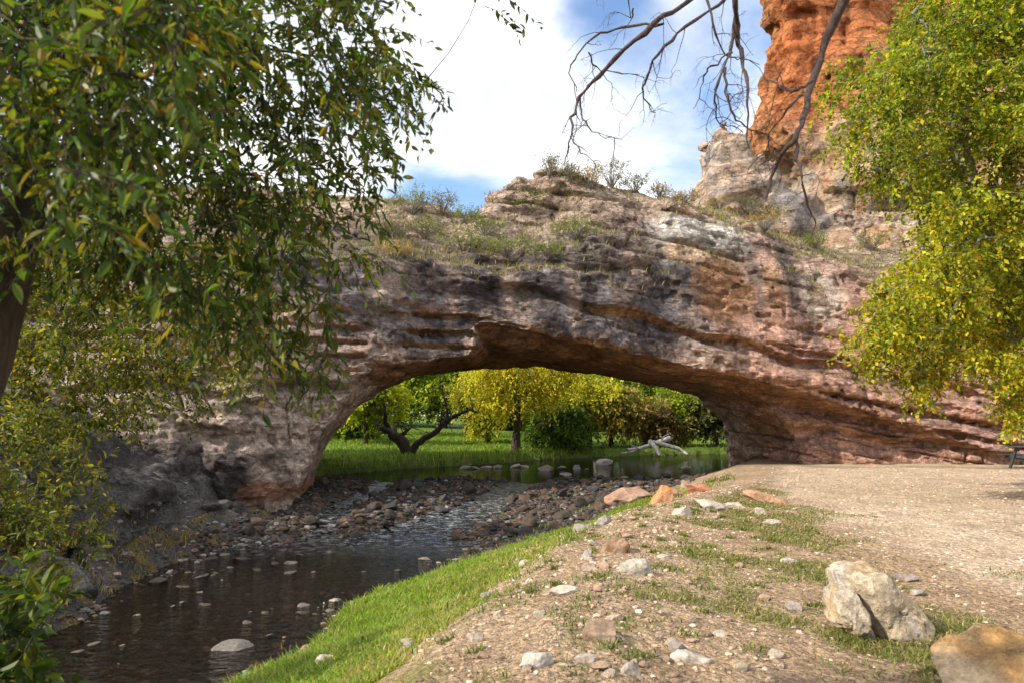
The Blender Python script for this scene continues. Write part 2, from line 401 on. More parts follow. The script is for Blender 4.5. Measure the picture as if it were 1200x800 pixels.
col = lerp(col, lerp(C(.13, .19, .02), C(.22, .22, .04), np.clip(.5 + n, 0, 1)), fz['g'][:, None])
bedm = ((fz['x'] < fz['xw']) & (fz['x'] > fz['xl']))[:, None]
col = np.where(bedm, lerp(C(.085, .070, .050), C(.17, .135, .09), np.clip(.5 + 1.2 * n2, 0, 1)), col)
lm = (fz['x'] < fz['xl'])[:, None]
lc = lerp(C(.055, .05, .05), C(.15, .135, .13), np.clip(.5 + n, 0, 1))
lc = lerp(lc, C(.20, .15, .06), sstep(0.0, .35, fz['n2'])[:, None] * (1 - sstep(0.6, 1.4, fz['xl'] - fz['x']))[:, None])
col = np.where(lm, lc, col)
col = lerp(col, lerp(C(.09, .17, .025), C(.16, .21, .04), np.clip(.5 + n, 0, 1)), fz['lawn'][:, None])
ny, nx = GX.shape
ii = np.arange(ny * nx).reshape(ny, nx)
quads = np.stack([ii[:-1, :-1].ravel(), ii[:-1, 1:].ravel(), ii[1:, 1:].ravel(), ii[1:, :-1].ravel()], 1)
put('ground', mesh_np('ground', np.stack([GX.ravel(), GY.ravel(), GZ.ravel()], 1), [quads], M_GROUND, col), kind='structure')

# water: the lower creek with its riffle, and the pool above it
wx = np.arange(-9, 7.01, 0.12); wy = np.arange(0, 25.4, 0.12)
WX, WY = np.meshgrid(wx, wy); WZ = wl(WY) + 0.012 * fbm(xyz(WX, WY), 2.2, 71, 2).reshape(WX.shape) * sstep(15, 18, WY)
ii = np.arange(WX.size).reshape(WX.shape)
q = np.stack([ii[:-1, :-1].ravel(), ii[:-1, 1:].ravel(), ii[1:, 1:].ravel(), ii[1:, :-1].ravel()], 1)
wm = sstep(14.8, 17.5, WY).ravel() * (1 - sstep(24.6, 25.2, WY)).ravel()
put('creek_water', mesh_np('creek_water', np.stack([WX.ravel(), WY.ravel(), WZ.ravel()], 1), [q], M_CREEK, np.repeat(wm[:, None], 3, 1)), kind='structure')
pv = np.array([(-20, 25.28, -.6), (12, 25.28, -.6), (30, 52, -.6), (-20, 52, -.6)], float)
put('pool_water', mesh_np('pool_water', pv, [np.array([[0, 1, 2, 3]])], M_POOL), kind='structure')

# ------------------------------------------------------------------ rock masses by surface nets
def surface_nets(f, org, h):
    s = f > 0
    cnt = np.zeros(tuple(d - 1 for d in f.shape), np.uint8)
    offs = [(a, b, c) for a in (0, 1) for b in (0, 1) for c in (0, 1)]
    nx, ny, nz = cnt.shape
    for a, b, c in offs: cnt += s[a:a + nx, b:b + ny, c:c + nz]
    act = (cnt > 0) & (cnt < 8)
    I, J, K = np.nonzero(act)
    idx = np.full(cnt.shape, -1, np.int32); idx[I, J, K] = np.arange(len(I), dtype=np.int32)
    cv = np.stack([f[I + a, J + b, K + c] for a, b, c in offs], 1)
    acc = np.zeros((len(I), 3)); n = np.zeros(len(I))
    for m in range(8):
        for q in range(m + 1, 8):
            da = np.array(offs[m]); db = np.array(offs[q])
            if np.abs(da - db).sum() != 1: continue
            va, vb = cv[:, m], cv[:, q]; cr = (va > 0) != (vb > 0)
            t = np.where(cr, va / np.where(cr, va - vb, 1), 0)
            acc += np.where(cr[:, None], da + t[:, None] * (db - da), 0); n += cr
    V = (np.stack([I, J, K], 1) + acc / n[:, None]) * h + np.array(org)
    Q = []
    for ax in range(3):
        o1 = [1, 1, 1]; o1[ax] = 0
        sl0 = [slice(1, -1)] * 3; sl0[ax] = slice(0, -1); sl1 = list(sl0); sl1[ax] = slice(1, None)
        a, b = s[tuple(sl0)], s[tuple(sl1)]
        e = np.argwhere(a != b)
        if not len(e): continue
        inside_first = a[e[:, 0], e[:, 1], e[:, 2]]
        u, v = [(1, 2), (2, 0), (0, 1)][ax]
        def cell(du, dv):
            w = e.copy(); w[:, u] += du; w[:, v] += dv
            return idx[w[:, 0], w[:, 1], w[:, 2]]
        q = np.stack([cell(0, 0), cell(1, 0), cell(1, 1), cell(0, 1)], 1)
        q[~inside_first] = q[~inside_first][:, ::-1]
        Q.append(q)
    return V, np.concatenate(Q)
def smin(a, b, k):
    h = np.clip(0.5 + 0.5 * (b - a) / k, 0, 1)
    return b + (a - b) * h - k * h * (1 - h)
def table2(stations, tabs, x, z):
    """y(x,z) from polylines per station, linear between stations; x (n,1), z (1,m)"""
    T = np.stack([np.interp(z.ravel(), [a for a, b in t], [b for a, b in t]) for t in tabs])   # (S, m)
    i = np.clip(np.searchsorted(stations, x.ravel()) - 1, 0, len(stations) - 2)
    t = np.clip((x.ravel() - np.take(stations, i)) / (np.take(stations, i + 1) - np.take(stations, i)), 0, 1); t = (t * t * (3 - 2 * t))[:, None]
    return T[i] * (1 - t) + T[i + 1] * t
ST = np.array([-18, -11, -8, -5, -2, 0.5, 3, 6, 9, 12, 15, 20, 28.])
TB = [[(-2, 12.0), (1, 14.5), (3, 16.0), (6, 17.5), (9, 22), (11.5, 27)],
      [(-2, 16), (0.5, 17), (1.5, 18.2), (4, 18.7), (6.5, 19.3), (9, 23), (11.2, 27)],
      [(-2, 18.6), (-0.6, 19), (0.4, 18.7), (1.5, 18.9), (2.4, 18.8), (2.7, 19.3), (3.2, 19.0), (4, 19.5), (6.7, 20.3), (8.3, 23.3), (10.9, 27)],
      [(-2, 20.9), (-.9, 21.0), (0, 20.7), (3, 20.7), (4.5, 20.9), (6.8, 21.5), (8, 23.5), (10.9, 27)],
      [(3, 22.0), (5, 22.3), (6.8, 22.7), (8, 24.3), (10.4, 26.9)],
      [(3, 22.4), (5, 22.6), (6.8, 23), (7.8, 24.2), (9.2, 26.0), (9.6, 26.3), (10.5, 26.2), (11.5, 26.6)],
      [(3, 22.9), (6, 23.2), (8.2, 23.8), (9, 24.6), (10, 25.5), (11.5, 26.6)],
      [(3, 23.5), (6, 23.9), (8.6, 24.5), (9.9, 25.6), (11.5, 28)],
      [(2, 24.1), (6, 24.7), (8.4, 25.5), (9.7, 27), (11.3, 30.5)],
      [(-1, 24.9), (3, 24.8), (6, 25.2), (7.8, 25.9), (9, 28), (10.7, 32)],
      [(-1, 25), (6, 25.3), (7.2, 26.0), (8.2, 28.5), (10.2, 32.5)],
      [(-1, 25), (6, 25.5), (7.2, 26.2), (8.2, 28.5), (10.2, 32.5)],
      [(-1, 24), (6, 24.5), (7.2, 25.2), (8.2, 28), (10.2, 32)]]
ZF = ([-9, -7, -6.5, -6.2, -5.8, -5.3, -4.7, -4.2, -1.45, -1.25, -1.05, 2.9, 7.5, 9.0, 10.0, 10.5, 10.8, 11, 30], [-4, -3, -1.2, -0.2, 0.9, 2.0, 3.0, 3.4, 3.65, 3.9, 4.85, 4.1, 3.2, 2.9, 2.5, 1.4, 0, -3, -4])
ZM = ([-9, -7, -6.7, -6.3, -5.6, -4.8, -3.9, -2.5, -1.5, -0.9, 2.9, 7.5, 9.0, 10.0, 10.5, 10.8, 11, 30], [-4, -3, -0.8, 0.4, 1.6, 2.5, 3.1, 3.5, 3.75, 4.3, 3.95, 3.05, 2.7, 2.0, 1.2, -0.3, -3, -4])
ZB = ([-11, -9.6, -9.1, -8.6, -8, -7, -5.5, -4, -1.5, 1.5, 3.75, 6.75, 7.9, 9.0, 9.4, 9.8, 10.1, 30], [-4, -3, -.5, .6, 1.7, 2.5, 3.2, 3.6, 3.95, 3.85, 3.55, 2.95, 2.4, 1.2, .4, -1.5, -3, -4])
TOPX = [-18, -9, -5, -3, -1.9, -1.25, -0.7, 0.2, 1.5, 3, 6, 9, 12, 18, 28]; TOPZ = [10.9, 10.9, 10.9, 10.5, 10.0, 10.0, 10.9, 11.35, 11.5, 11.3, 11.1, 11.4, 11.6, 11.8, 12]
h = 0.11
ax_ = np.arange(-18, 27, h); ay_ = np.arange(11.5, 33.2, h); az_ = np.arange(-2.2, 12.4, h)
nX, nY, nZ = len(ax_), len(ay_), len(az_)
def lattice(scale, seed):
    """smooth random field on the grid (separable), -1..1"""
    r = np.random.default_rng(seed)
    def mat(a, s):
        q = (a - a[0]) / s; i = np.floor(q).astype(int); f = q - i; f = f * f * (3 - 2 * f)
        m = np.zeros((len(a), i.max() + 2), np.float32); m[np.arange(len(a)), i] = 1 - f; m[np.arange(len(a)), i + 1] = f; return m
    A, B, Cc = mat(ax_, scale), mat(ay_, scale), mat(az_, scale * 0.8)
    L = (r.random((A.shape[1], B.shape[1], Cc.shape[1])) * 2 - 1).astype(np.float32)
    L = np.tensordot(L, Cc, (2, 1)); L = np.tensordot(B, L, (1, 1)).transpose(1, 0, 2)
    return np.tensordot(A, L, (1, 0))
yf = table2(ST, TB, ax_[:, None], az_[None, :]).astype(np.float32)
# thin ledge that runs on to the right from the lip, with the wall beneath it set back
zled = np.interp(ax_, [7.5, 10.6, 13, 16, 18], [3.2, 2.55, 1.85, 0.9, 0.3])[:, None]
rec = np.interp(ax_, [7.4, 8.5, 10.8, 13, 16.5, 18], [0, 2.0, 1.6, 0.85, 0.35, 0])[:, None]
dzl = zled - az_[None, :]
yf = yf + rec * sstep(-0.03, 0.16, dzl) * (1 - 0.25 * sstep(0.2, 2.6, dzl)) - 0.18 * np.exp(-((dzl + 0.35) / 0.4) ** 2) * (rec > 0)
# second bedding crack higher on the span
for (xs_, zs_, amp) in (([-0.8, 3, 7, 10, 13], [6.3, 5.5, 4.6, 4.0, 3.4], 0.30), ([-12, -8, -5], [2.6, 2.55, 2.7], 0.35), ([-1.2, 2, 5], [7.4, 7.0, 7.1], 0.22), ([9, 12, 17], [4.6, 3.9, 2.7], 0.18), ([10, 13, 18], [1.5, 1.1, 0.5], 0.2)):
    zc_ = np.interp(ax_, xs_, zs_)[:, None] + 0.12 * np.sin(ax_ * 1.7)[:, None]; on = ((ax_ > xs_[0]) & (ax_ < xs_[-1]))[:, None]
    yf = yf + on * amp * np.exp(-((az_[None, :] - zc_ + 0.1) / 0.13) ** 2) - on * amp * 0.5 * np.exp(-((az_[None, :] - zc_ - 0.22) / 0.25) ** 2)
f = (ay_[None, :, None] - yf[:, None, :]).astype(np.float32) * 0.92
yF0 = np.interp(ax_, ST, [t[len(t) // 3][1] for t in TB])
tt = np.clip((ay_[None, :] - yF0[:, None]) / 9.0, 0, 1)
zf, zm, zb = (np.interp(ax_, *Z)[:, None] for Z in (ZF, ZM, ZB))
zs = np.where(tt < 0.2, lerp(zf, zm, sstep(0, 1, tt / 0.2)), lerp(zm, zb, (tt - 0.2) / 0.8))
f = smin(f, (az_[None, None, :] - zs[:, :, None]).astype(np.float32) * 0.85, 0.05)
f = smin(f, (np.interp(ax_, TOPX, TOPZ)[:, None, None] - az_[None, None, :] + 0 * f).astype(np.float32), 0.5)
yb = np.interp(ax_, [-18, -9, -6, 8, 10, 11, 28], [33, 32, 31, 30.6, 31, 40, 40])
f = smin(f, (yb[:, None, None] - ay_[None, :, None] + 0 * f).astype(np.float32), 0.8)
la, lb, lc_ = lattice(2.6, 1), lattice(1.1, 2), lattice(0.5, 3)
# bedding: blocky steps along the tilted strata
sco = az_[None, None, :] + 0.19 * np.maximum(ax_, -1.5)[:, None, None] + 0.10 * la
r_ = np.random.default_rng(5)
def steps(s, th, seed):
    r = np.random.default_rng(seed); tab = r.random(400) * 2 - 1; q = s / th + 100; i = np.floor(q).astype(int); fr = q - i
    return lerp(tab[i], tab[i + 1], sstep(0.55, 0.95, fr)).astype(np.float32)
low = (1 - sstep(2.0, 6.5, az_ + 0.05 * ax_))[None, None, :] if False else np.ones((1, 1, nZ), np.float32)
rightlow = (sstep(7, 11, ax_)[:, None, None] * (1 - sstep(2.0, 4.5, az_))[None, None, :]).astype(np.float32)
amp = 0.06 + 0.12 * rightlow + 0.08 * np.clip(lb, 0, 1)
lipk = np.clip((az_[None, None, :] - 4.6) / 1.5, 0, 1) * .6 + .4
f = f + lipk * (0.24 * la + 0.17 * lb + 0.10 * lc_) + amp * steps(sco, 0.62, 1) + (0.05 + 0.09 * rightlow) * steps(sco + 0.1 * lb, 0.24, 2) 
del la, lb, lc_, sco, amp
f[0] = f[-1] = -1; f[:, 0] = f[:, -1] = -1; f[:, :, 0] = f[:, :, -1] = -1
V, Q = surface_nets(f, (ax_[0], ay_[0], az_[0]), h)
del f
N = vnormals(V, Q)
# fine relief
def subdivide(V, Q):
    e = np.sort(np.concatenate([Q[:, [0, 1]], Q[:, [1, 2]], Q[:, [2, 3]], Q[:, [3, 0]]]), 1).astype(np.int64)
    key, inv = np.unique(e[:, 0] * len(V) + e[:, 1], return_inverse=True); inv = inv.ravel(); n = len(Q)
    m = (V[key // len(V)] + V[key % len(V)]) / 2; c = V[Q].mean(1); b = len(V); k = b + len(key)
    a0, a1, a2, a3 = (inv[i * n:(i + 1) * n] + b for i in range(4)); ce = k + np.arange(n)
    return np.concatenate([V, m, c]), np.concatenate([np.stack(t, 1) for t in ((Q[:, 0], a0, ce, a3), (a0, Q[:, 1], a1, ce), (ce, a1, Q[:, 2], a2), (a3, ce, a2, Q[:, 3]))])
def terrace(n, k, e=.82):
    q = n * k; i = np.floor(q); return (i + sstep(e, 1.0, q - i)) / k
def rocky(V, N, tilt=.19):
    q = V.copy(); q[:, 2] += tilt * V[:, 0]
    b1 = terrace(fbm(q * np.array([.55, .55, 1.0]), 1.0, 5, 4, .5), 5) ; b2 = terrace(fbm(q * np.array([1.3, 1.3, 2.2]), 1.0, 6, 3, .5), 4)
    k = 1 - .7 * sstep(.1, .5, -N[:, 2])
    mass = 1 - .45 * sstep(4.6, 5.4, V[:, 2]) * sstep(9.3, 8.3, V[:, 2]) * (tilt > 0)
    mass = mass * (1 - .35 * sstep(4, 7, V[:, 0]) * (tilt > 0))
    d = k * mass * (.30 * b1 + .15 * b2 + .05 * fbm(V, 3.5, 7, 3, .6))
    # open bedding planes, joints and pits
    if tilt:
        s = V[:, 2] + tilt * np.maximum(V[:, 0], -1.5) + .05 * fbm(V, .5, 31, 3) + .02 * fbm(V, 3, 32, 2)
        on = sstep(-.15, .1, fbm(V, .5, 33, 2)) * (1 - .72 * sstep(4.9, 5.6, s) * sstep(9.2, 8.4, s))
        for s0, w_, a_ in ((6.15, .05, .30), (5.55, .04, .18), (6.9, .05, .25), (7.7, .05, .22), (4.75, .05, .26), (4.2, .035, .2), (3.75, .04, .22), (3.3, .03, .16), (2.9, .04, .2), (2.45, .03, .18), (8.6, .05, .22), (9.4, .05, .25), (10.2, .06, .25), (10.9, .06, .25), (11.6, .06, .25)):
            d = d - k * a_ * np.exp(-((s - s0) / w_) ** 2) * on - .4 * k * a_ * sstep(-.25, 0, s - s0) * (s < s0) * on
        j = fbm(V * np.array([1, 1, .35]), .55, 34, 3)
        d = d - .16 * k * np.exp(-(j / .018) ** 2) * sstep(.0, .2, fbm(V, .6, 35, 2))
    d = d - .10 * k * sstep(.30, .5, fbm(V * np.array([1, 1, 1.6]), 2.2, 36, 2))
    return V + N * d[:, None]
keepf = (V[Q].mean(1)[:, 1] < 29.5)
V, Q = subdivide(V, Q); N = vnormals(V, Q)
V = rocky(V, N)
N = vnormals(V, Q)
def blob(x, z, cx, cz, rx, rz, n, w=0.35):
    d = np.hypot((x - cx) / rx, (z - cz) / rz) + 0.45 * n
    return 1 - sstep(1 - w, 1 + w, d)
def bridge_colors(V, N):
    x, y, z = V.T
    n1 = fbm(V, 0.45, 101, 4); n2 = fbm(V, 1.6, 102, 4); st = fbm(V * np.array([1.5, 1.5, 0.22]), 1.0, 103, 4); hz = fbm(V * np.array([.25, .25, 2.4]) + np.array([0, 0, 0]) + (0.19 * x[:, None]) * np.array([0, 0, 2.4]), 1.0, 104, 3)
    def L(a, b, t): return lerp(a, b, np.clip(t, 0, 1)[:, None])
    c = L(C(.49, .34, .27), C(.64, .49, .41), .5 + 1.3 * n1)
    c = L(c, C(.66, .375, .285), 0.88 * sstep(6.5, 9.5, x + 2 * n1) * (1 - sstep(5.5, 8.5, z + n1)))      # redder right wall
    c = L(c, C(.36, .235, .185), 0.5 * sstep(.0, .3, hz))
    # pale sandstone of the cap and ledges
    c = L(c, C(.56, .44, .33), sstep(8.2, 9.4, z + .5 * n1) * (0.35 + 0.5 * sstep(-.1, .3, n2)))
    c = L(c, C(.50, .22, .10), 0.75 * sstep(.12, .4, n2 + .4 * hz) * sstep(8.8, 9.8, z) * (x > 5))
    # dark desert varnish over the middle of the span
    var = np.maximum(blob(x, z, -2.6, 5.7, 3.6, 2.0, n2), blob(x, z, 3.6, 6.1, 3.9, 2.5, .7 * n2))
    var = np.maximum(var, 0.9 * blob(x, z, -6.0, 6.8, 3.4, 1.7, n2))
    var = np.clip(var * 1.15, 0, 1) * (0.62 + 0.38 * sstep(-.30, .05, st + .3 * n2)) * (1 - 0.85 * blob(x, z, -1.0, 4.2, .55, .9, n2))
    c = L(c, C(.11, .094, .102), 0.97 * var)
    c = L(c, C(.34, .31, .33), 0.55 * sstep(.15, .45, n2 - .3 * st) * var)                     # grey bloom over the varnish
    for (cx_, cz_, rx_, rz_, k) in ((9.0, 6.7, .30, 1.7, .7), (10.6, 6.8, .35, 2.0, .85), (11.2, 5.3, .3, 1.6, .7), (8.2, 7.2, .5, .8, .5)):
        c = L(c, C(.13, .11, .11), k * blob(x, z, cx_, cz_, rx_, rz_, n2, .5))
    # white scar and orange stain
    c = L(c, C(.80, .74, .68), .97 * blob(x, z, 7.2, 8.6, 1.9, .95, .7 * n2)); c = L(c, C(.62, .42, .27), .8 * blob(x, z, 6.4, 7.8, .9, .5, n2))
    c = L(c, C(.62, .54, .46), .8 * blob(x, z, 11.6, 6.3, .8, 1.0, n2)); c = L(c, C(.45, .30, .22), .8 * blob(x, z, 11.5, 6.4, .4, .55, n2 * .5))
    c = L(c, C(.46, .235, .125), .85 * blob(x, z, 7.7, 6.3, 1.1, 1.5, n2))
    c = L(c, C(.50, .26, .13), .6 * blob(x, z, 9.7, 6.4, .35, 1.2, n2))
    for (cx_, cz_, rx_, rz_, k) in ((-.15, 6.0, .22, 1.5, .75), (2.1, 5.6, .25, 1.0, .7), (6.4, 5.0, .28, .9, .6), (-4.0, 6.0, .5, 1.2, .6), (4.4, 7.6, .8, .6, .6)):
        c = L(c, C(.52, .39, .32), k * blob(x, z, cx_, cz_, rx_, rz_, n2, .5))
    # soffit: warm brown, the orange glow of the underside put into the colour
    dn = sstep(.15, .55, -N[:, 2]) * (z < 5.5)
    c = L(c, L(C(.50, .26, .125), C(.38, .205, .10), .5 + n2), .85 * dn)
    # pier: pale violet-tan with dark patches at the foot
    pier = (x < -4.5) & (z < 3)
    c = np.where(pier[:, None], L(c, C(.58, .45, .38), .65 * np.ones_like(x)), c)
    c = L(c, C(.09, .08, .08), .9 * blob(x, z, -9.0, 0.35, 1.9, .75, n2) * (y < 22))
    c = L(c, C(.09, .08, .08), .9 * blob(x, z, -7.9, -0.15, .55, .6, n2) * (y < 22))
    c = L(c, C(.40, .19, .11), .8 * blob(x, z, -6.8, -.35, .7, .35, n2) * (y < 24))
    c = L(c, C(.10, .09, .085), .85 * (1 - sstep(-1.2, -.75, z + .2 * n2)) * (x < 0))
    c = L(c, C(.58, .42, .30), .7 * sstep(27.6, 29.2, y + n2) * (x > 6) * (z < 3.5))           # pale stone at the far mouth, sunlight painted into its colour
    # soil on the flat tops
    c = L(c, L(C(.30, .22, .14), C(.22, .19, .10), .5 + n2), .8 * sstep(.62, .85, N[:, 2] + .1 * n1) * (z > 5))
    return c * (1 + .18 * n2)[:, None]
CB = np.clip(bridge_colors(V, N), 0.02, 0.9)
arch = empty('rock_arch', (0, 22, -1.3), 'wide natural stone arch spanning the creek, dark stained on its face', 'rock arch')
ctr = V[Q].mean(1)
part = np.zeros(len(Q), int)                                   # 0 span
part[(ctr[:, 0] < -4.6) & (ctr[:, 2] < 3.2)] = 1               # pier
part[(ctr[:, 0] > 8.6) & (ctr[:, 2] < 2.75 - 0.22 * (ctr[:, 0] - 8.6))] = 2   # abutment under the ledge
part[(ctr[:, 2] > 9.55) & (ctr[:, 0] > -1.6) & (ctr[:, 0] < 5.2)] = 3        # cap block
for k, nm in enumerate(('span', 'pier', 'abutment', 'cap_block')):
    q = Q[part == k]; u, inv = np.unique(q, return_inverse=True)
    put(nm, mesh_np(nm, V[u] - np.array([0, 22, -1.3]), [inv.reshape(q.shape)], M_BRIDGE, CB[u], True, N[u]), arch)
BV, BN = V, N

# red cliff and the grey outcrop beside it
def rock_field(lo, hi, h, fn):
    a = [np.arange(lo[i], hi[i], h) for i in range(3)]
    G = np.meshgrid(*a, indexing='ij'); sh = G[0].shape
    p = np.stack([g.ravel() for g in G], 1)
    f = fn(p).reshape(sh).astype(np.float32)
    f[0] = f[-1] = -1; f[:, 0] = f[:, -1] = -1; f[:, :, 0] = f[:, :, -1] = -1
    return surface_nets(f, lo, h)
def cliff_fn(p):
    x, y, z = p.T
    xl = np.interp(z, [8, 12, 15.2, 16.0, 16.8, 17.5, 18.8, 20.2, 21, 23.8, 34], [15.2, 15.4, 16.1, 15.8, 14.4, 14.0, 14.1, 14.9, 15.2, 15.3, 15.8])
    yfc = np.interp(z, [8, 11, 12, 13.2, 13.5, 16, 17, 19, 19.3, 24, 33], [31.0, 32.0, 34.0, 34.0, 33.4, 34.0, 34.2, 34.6, 35.2, 35.8, 37])
    yfc = yfc + 0.9 * np.sin(x * 0.9) * 0.5
    f = smin(x - xl, y - yfc, 0.8); f = smin(f, 33 - z, 1.0)
    n = 0.7 * vnoise(p, 0.33, 201) + 0.4 * vnoise(p, 0.8, 202) + 0.22 * vnoise(p, 1.7, 203)
    s = z + 0.3 * vnoise(p, 0.3, 204)
    r = np.random.default_rng(8); tab = r.random(300) * 2 - 1; q = s / 1.3 + 50; i = np.floor(q).astype(int)
    return f + 0.7 * n + 0.35 * lerp(tab[i], tab[i + 1], sstep(.6, .95, q - i))
def cliff_col(V, N):
    x, y, z = V.T; n1 = fbm(V, .35, 211, 4); n2 = fbm(V, 1.3, 212, 4)
    def L(a, b, t): return lerp(a, b, np.clip(t, 0, 1)[:, None])
    lowc = L(C(.58, .40, .27), C(.60, .48, .36), .5 + 1.5 * n1); lowc = L(lowc, C(.48, .24, .13), .8 * sstep(.1, .4, n2))
    lowc = L(lowc, C(.40, .38, .36), .7 * sstep(.15, .45, -n2 + .3 * n1))
    up = L(C(.60, .195, .065), C(.54, .26, .12), .5 + 1.3 * n1); up = L(up, C(.33, .10, .04), .7 * sstep(.15, .5, n2))
    up = L(up, C(.62, .40, .25), .6 * sstep(.2, .5, n1 - .3 * n2) * (z > 21))
    c = L(lowc, up, np.clip(sstep(14.4, 18.2, z + 2.6 * n1 - 0.30 * (x - 15)) + .25 * sstep(.1, .4, n2), 0, 1))
    return np.clip(c * (1 + .15 * n2)[:, None], .02, .9)
V, Q = rock_field((10.5, 29.8, 7.5), (40, 39.5, 33.5), 0.24, cliff_fn)
cliff = empty('cliff', (20, 34, 8), 'tall orange red sandstone cliff rising behind the right end of the arch', 'cliff')
N = vnormals(V, Q); V = V + N * (.5 * terrace(fbm(V * np.array([1, 1, 1.8]), .45, 15, 4, .55), 5) + .2 * terrace(fbm(V, 1.2, 16, 3), 4) - .35 * np.exp(-(fbm(V * np.array([1, 1, .25]), .5, 19, 3) / .035) ** 2) - .25 * sstep(.25, .5, fbm(V, .9, 20, 3)))[:, None]; N = vnormals(V, Q); cc = cliff_col(V, N)
off = np.array([20, 34, 8.])
ctr = V[Q].mean(1); up = ctr[:, 2] > 16.2 - 0
for nm, msk in (('lower_wall', ~up), ('overhanging_head', up)):
    q = Q[msk]; u, inv = np.unique(q, return_inverse=True)
    put(nm, mesh_np(nm, V[u] - off, [inv.reshape(q.shape)], M_CLIFF, cc[u], True, N[u]), cliff)
def outcrop_fn(p):
    x, y, z = p.T
    x = x - .55
    t = np.interp(x, [8.6, 9.2, 9.7, 10.3, 11.3, 12.0, 13.0, 14.2, 15.2, 16.5], [9, 14.4, 16.0, 16.8, 16.4, 14.6, 13.6, 12.8, 11.8, 9])
    d = np.minimum(x - 8.9, 16.2 - x)
    f = smin(smin((t - z) * .7, y - (31.6 + 0.22 * (z - 10)), .7), 36.5 - y, .6); f = smin(f, d, .6)
    s = z - .45 * x + 0.5 * vnoise(p, 0.4, 304)
    r = np.random.default_rng(9); tab = r.random(300) * 2 - 1; q = s / .8 + 90; i = np.floor(q).astype(int)
    return f + .45 * vnoise(p, .6, 301) + .3 * vnoise(p, 1.3, 302) + .3 * lerp(tab[i], tab[i + 1], sstep(.6, .95, q - i))
V, Q = rock_field((7.9, 30, 8.5), (18, 37, 18.6), 0.15, outcrop_fn)
N = vnormals(V, Q); V = V + N * (.28 * terrace(fbm(V * np.array([1, 1, 1.8]), .6, 17, 4, .55), 5) + .15 * terrace(fbm(V, 1.6, 18, 3), 4))[:, None]; N = vnormals(V, Q); n1 = fbm(V, .8, 311, 4)[:, None]; st = fbm(V * np.array([1.2, 1.2, .3]), .9, 312, 3)[:, None]
cc = lerp(C(.50, .42, .35), C(.62, .44, .32), np.clip(.5 + 1.4 * n1, 0, 1)); cc = lerp(cc, C(.27, .26, .265), .75 * np.clip(sstep(-.05, .25, st), 0, 1)); cc = lerp(cc, C(.55, .33, .2), .5 * sstep(.2, .5, n1 - st))
put('rock_outcrop', mesh_np('rock_outcrop', V, [Q], M_CLIFF, cc), label='grey weathered rock outcrop on the arch shoulder, left of the red cliff', category='rock outcrop')
OV = V

# bedrock apron rising from the creek below the left end of the arch
def apron_fn(p):
    x, y, z = p.T
    g = ground_z(x, y, False); q = np.interp(y, Yl, Xl) - x
    s = z + .12 * y + .25 * vnoise(p, .6, 331); r = np.random.default_rng(12); tab = r.random(300) * 2 - 1; k = s / .33 + 80; i = np.floor(k).astype(int)
    f = g + .10 - 1.2 * (1 - sstep(.25, 1.0, q + .5 * vnoise(p, .7, 334))) - z
    f = f * .75 + .28 * vnoise(p, .8, 332) + .16 * vnoise(p, 1.9, 333) + .20 * lerp(tab[i], tab[i + 1], sstep(.6, .95, k - i))
    return np.minimum(f, z + 1.7)
V, Q = rock_field((-15, 7.5, -1.9), (-5.6, 20, 3.2), 0.11, apron_fn)
N = vnormals(V, Q); V = rocky(V, N, .0); N = vnormals(V, Q); n1 = fbm(V, .9, 341, 4)[:, None]; n2 = fbm(V, 3.0, 342, 4)[:, None]
cc = lerp(C(.11, .10, .10), C(.25, .225, .215), np.clip(.5 + 1.3 * n1, 0, 1)); cc = lerp(cc, C(.05, .045, .045), .8 * sstep(.05, .3, n2)); cc = lerp(cc, C(.34, .30, .27), .6 * sstep(.15, .4, -n2)); cc = lerp(cc, C(.06, .05, .045), (1 - sstep(-1.25, -.9, V[:, 2:3])))
put('rock_ledge', mesh_np('rock_ledge', V, [Q], M_BRIDGE, cc), label='dark grey bedrock ledge sloping into the creek below the left end of the arch', category='rock ledge')

# ------------------------------------------------------------------ generic geometry: tubes, leaves
class Tubes:
    def __init__(s): s.V = []; s.F = []; s.n = 0
    def add(s, pts, rad, sides=6):
        pts = np.asarray(pts, float); m = len(pts); rad = np.broadcast_to(np.asarray(rad, float), (m,))
        tan = np.gradient(pts, axis=0); tan /= np.maximum(np.linalg.norm(tan, axis=1, keepdims=True), 1e-9)
        ref = np.array([0.31, 0.93, 0.2]) if abs(tan[0] @ np.array([0, 0, 1.])) > .8 else np.array([0, 0, 1.])
        a = np.cross(tan, ref); a /= np.maximum(np.linalg.norm(a, axis=1, keepdims=True), 1e-9); b = np.cross(tan, a)
        th = np.arange(sides) / sides * 2 * math.pi
        ring = pts[:, None, :] + rad[:, None, None] * (np.cos(th)[None, :, None] * a[:, None, :] + np.sin(th)[None, :, None] * b[:, None, :])
        s.V.append(ring.reshape(-1, 3))
        i = np.arange(m * sides).reshape(m, sides) + s.n
        s.F.append(np.stack([i[:-1], np.roll(i[:-1], -1, 1), np.roll(i[1:], -1, 1), i[1:]], -1).reshape(-1, 4))
        tipi = s.n + m * sides; s.V.append(pts[-1:] + tan[-1:] * rad[-1] * .6)
        s.T = getattr(s, 'T', []); s.T.append(np.stack([i[-1], np.roll(i[-1], -1), np.full(sides, tipi)], 1))
        s.n += m * sides + 1
    def mesh(s, name, mat, off=(0, 0, 0)):
        return mesh_np(name, np.concatenate(s.V) - np.asarray(off), [np.concatenate(s.F), np.concatenate(s.T)], mat)
LEAF_SMALL = (np.array([(0, 0, 0), (-.5, .45, .10), (0, 1, -.05), (.5, .45, .10)], float), [np.array([[0, 3, 2], [0, 2, 1]])])
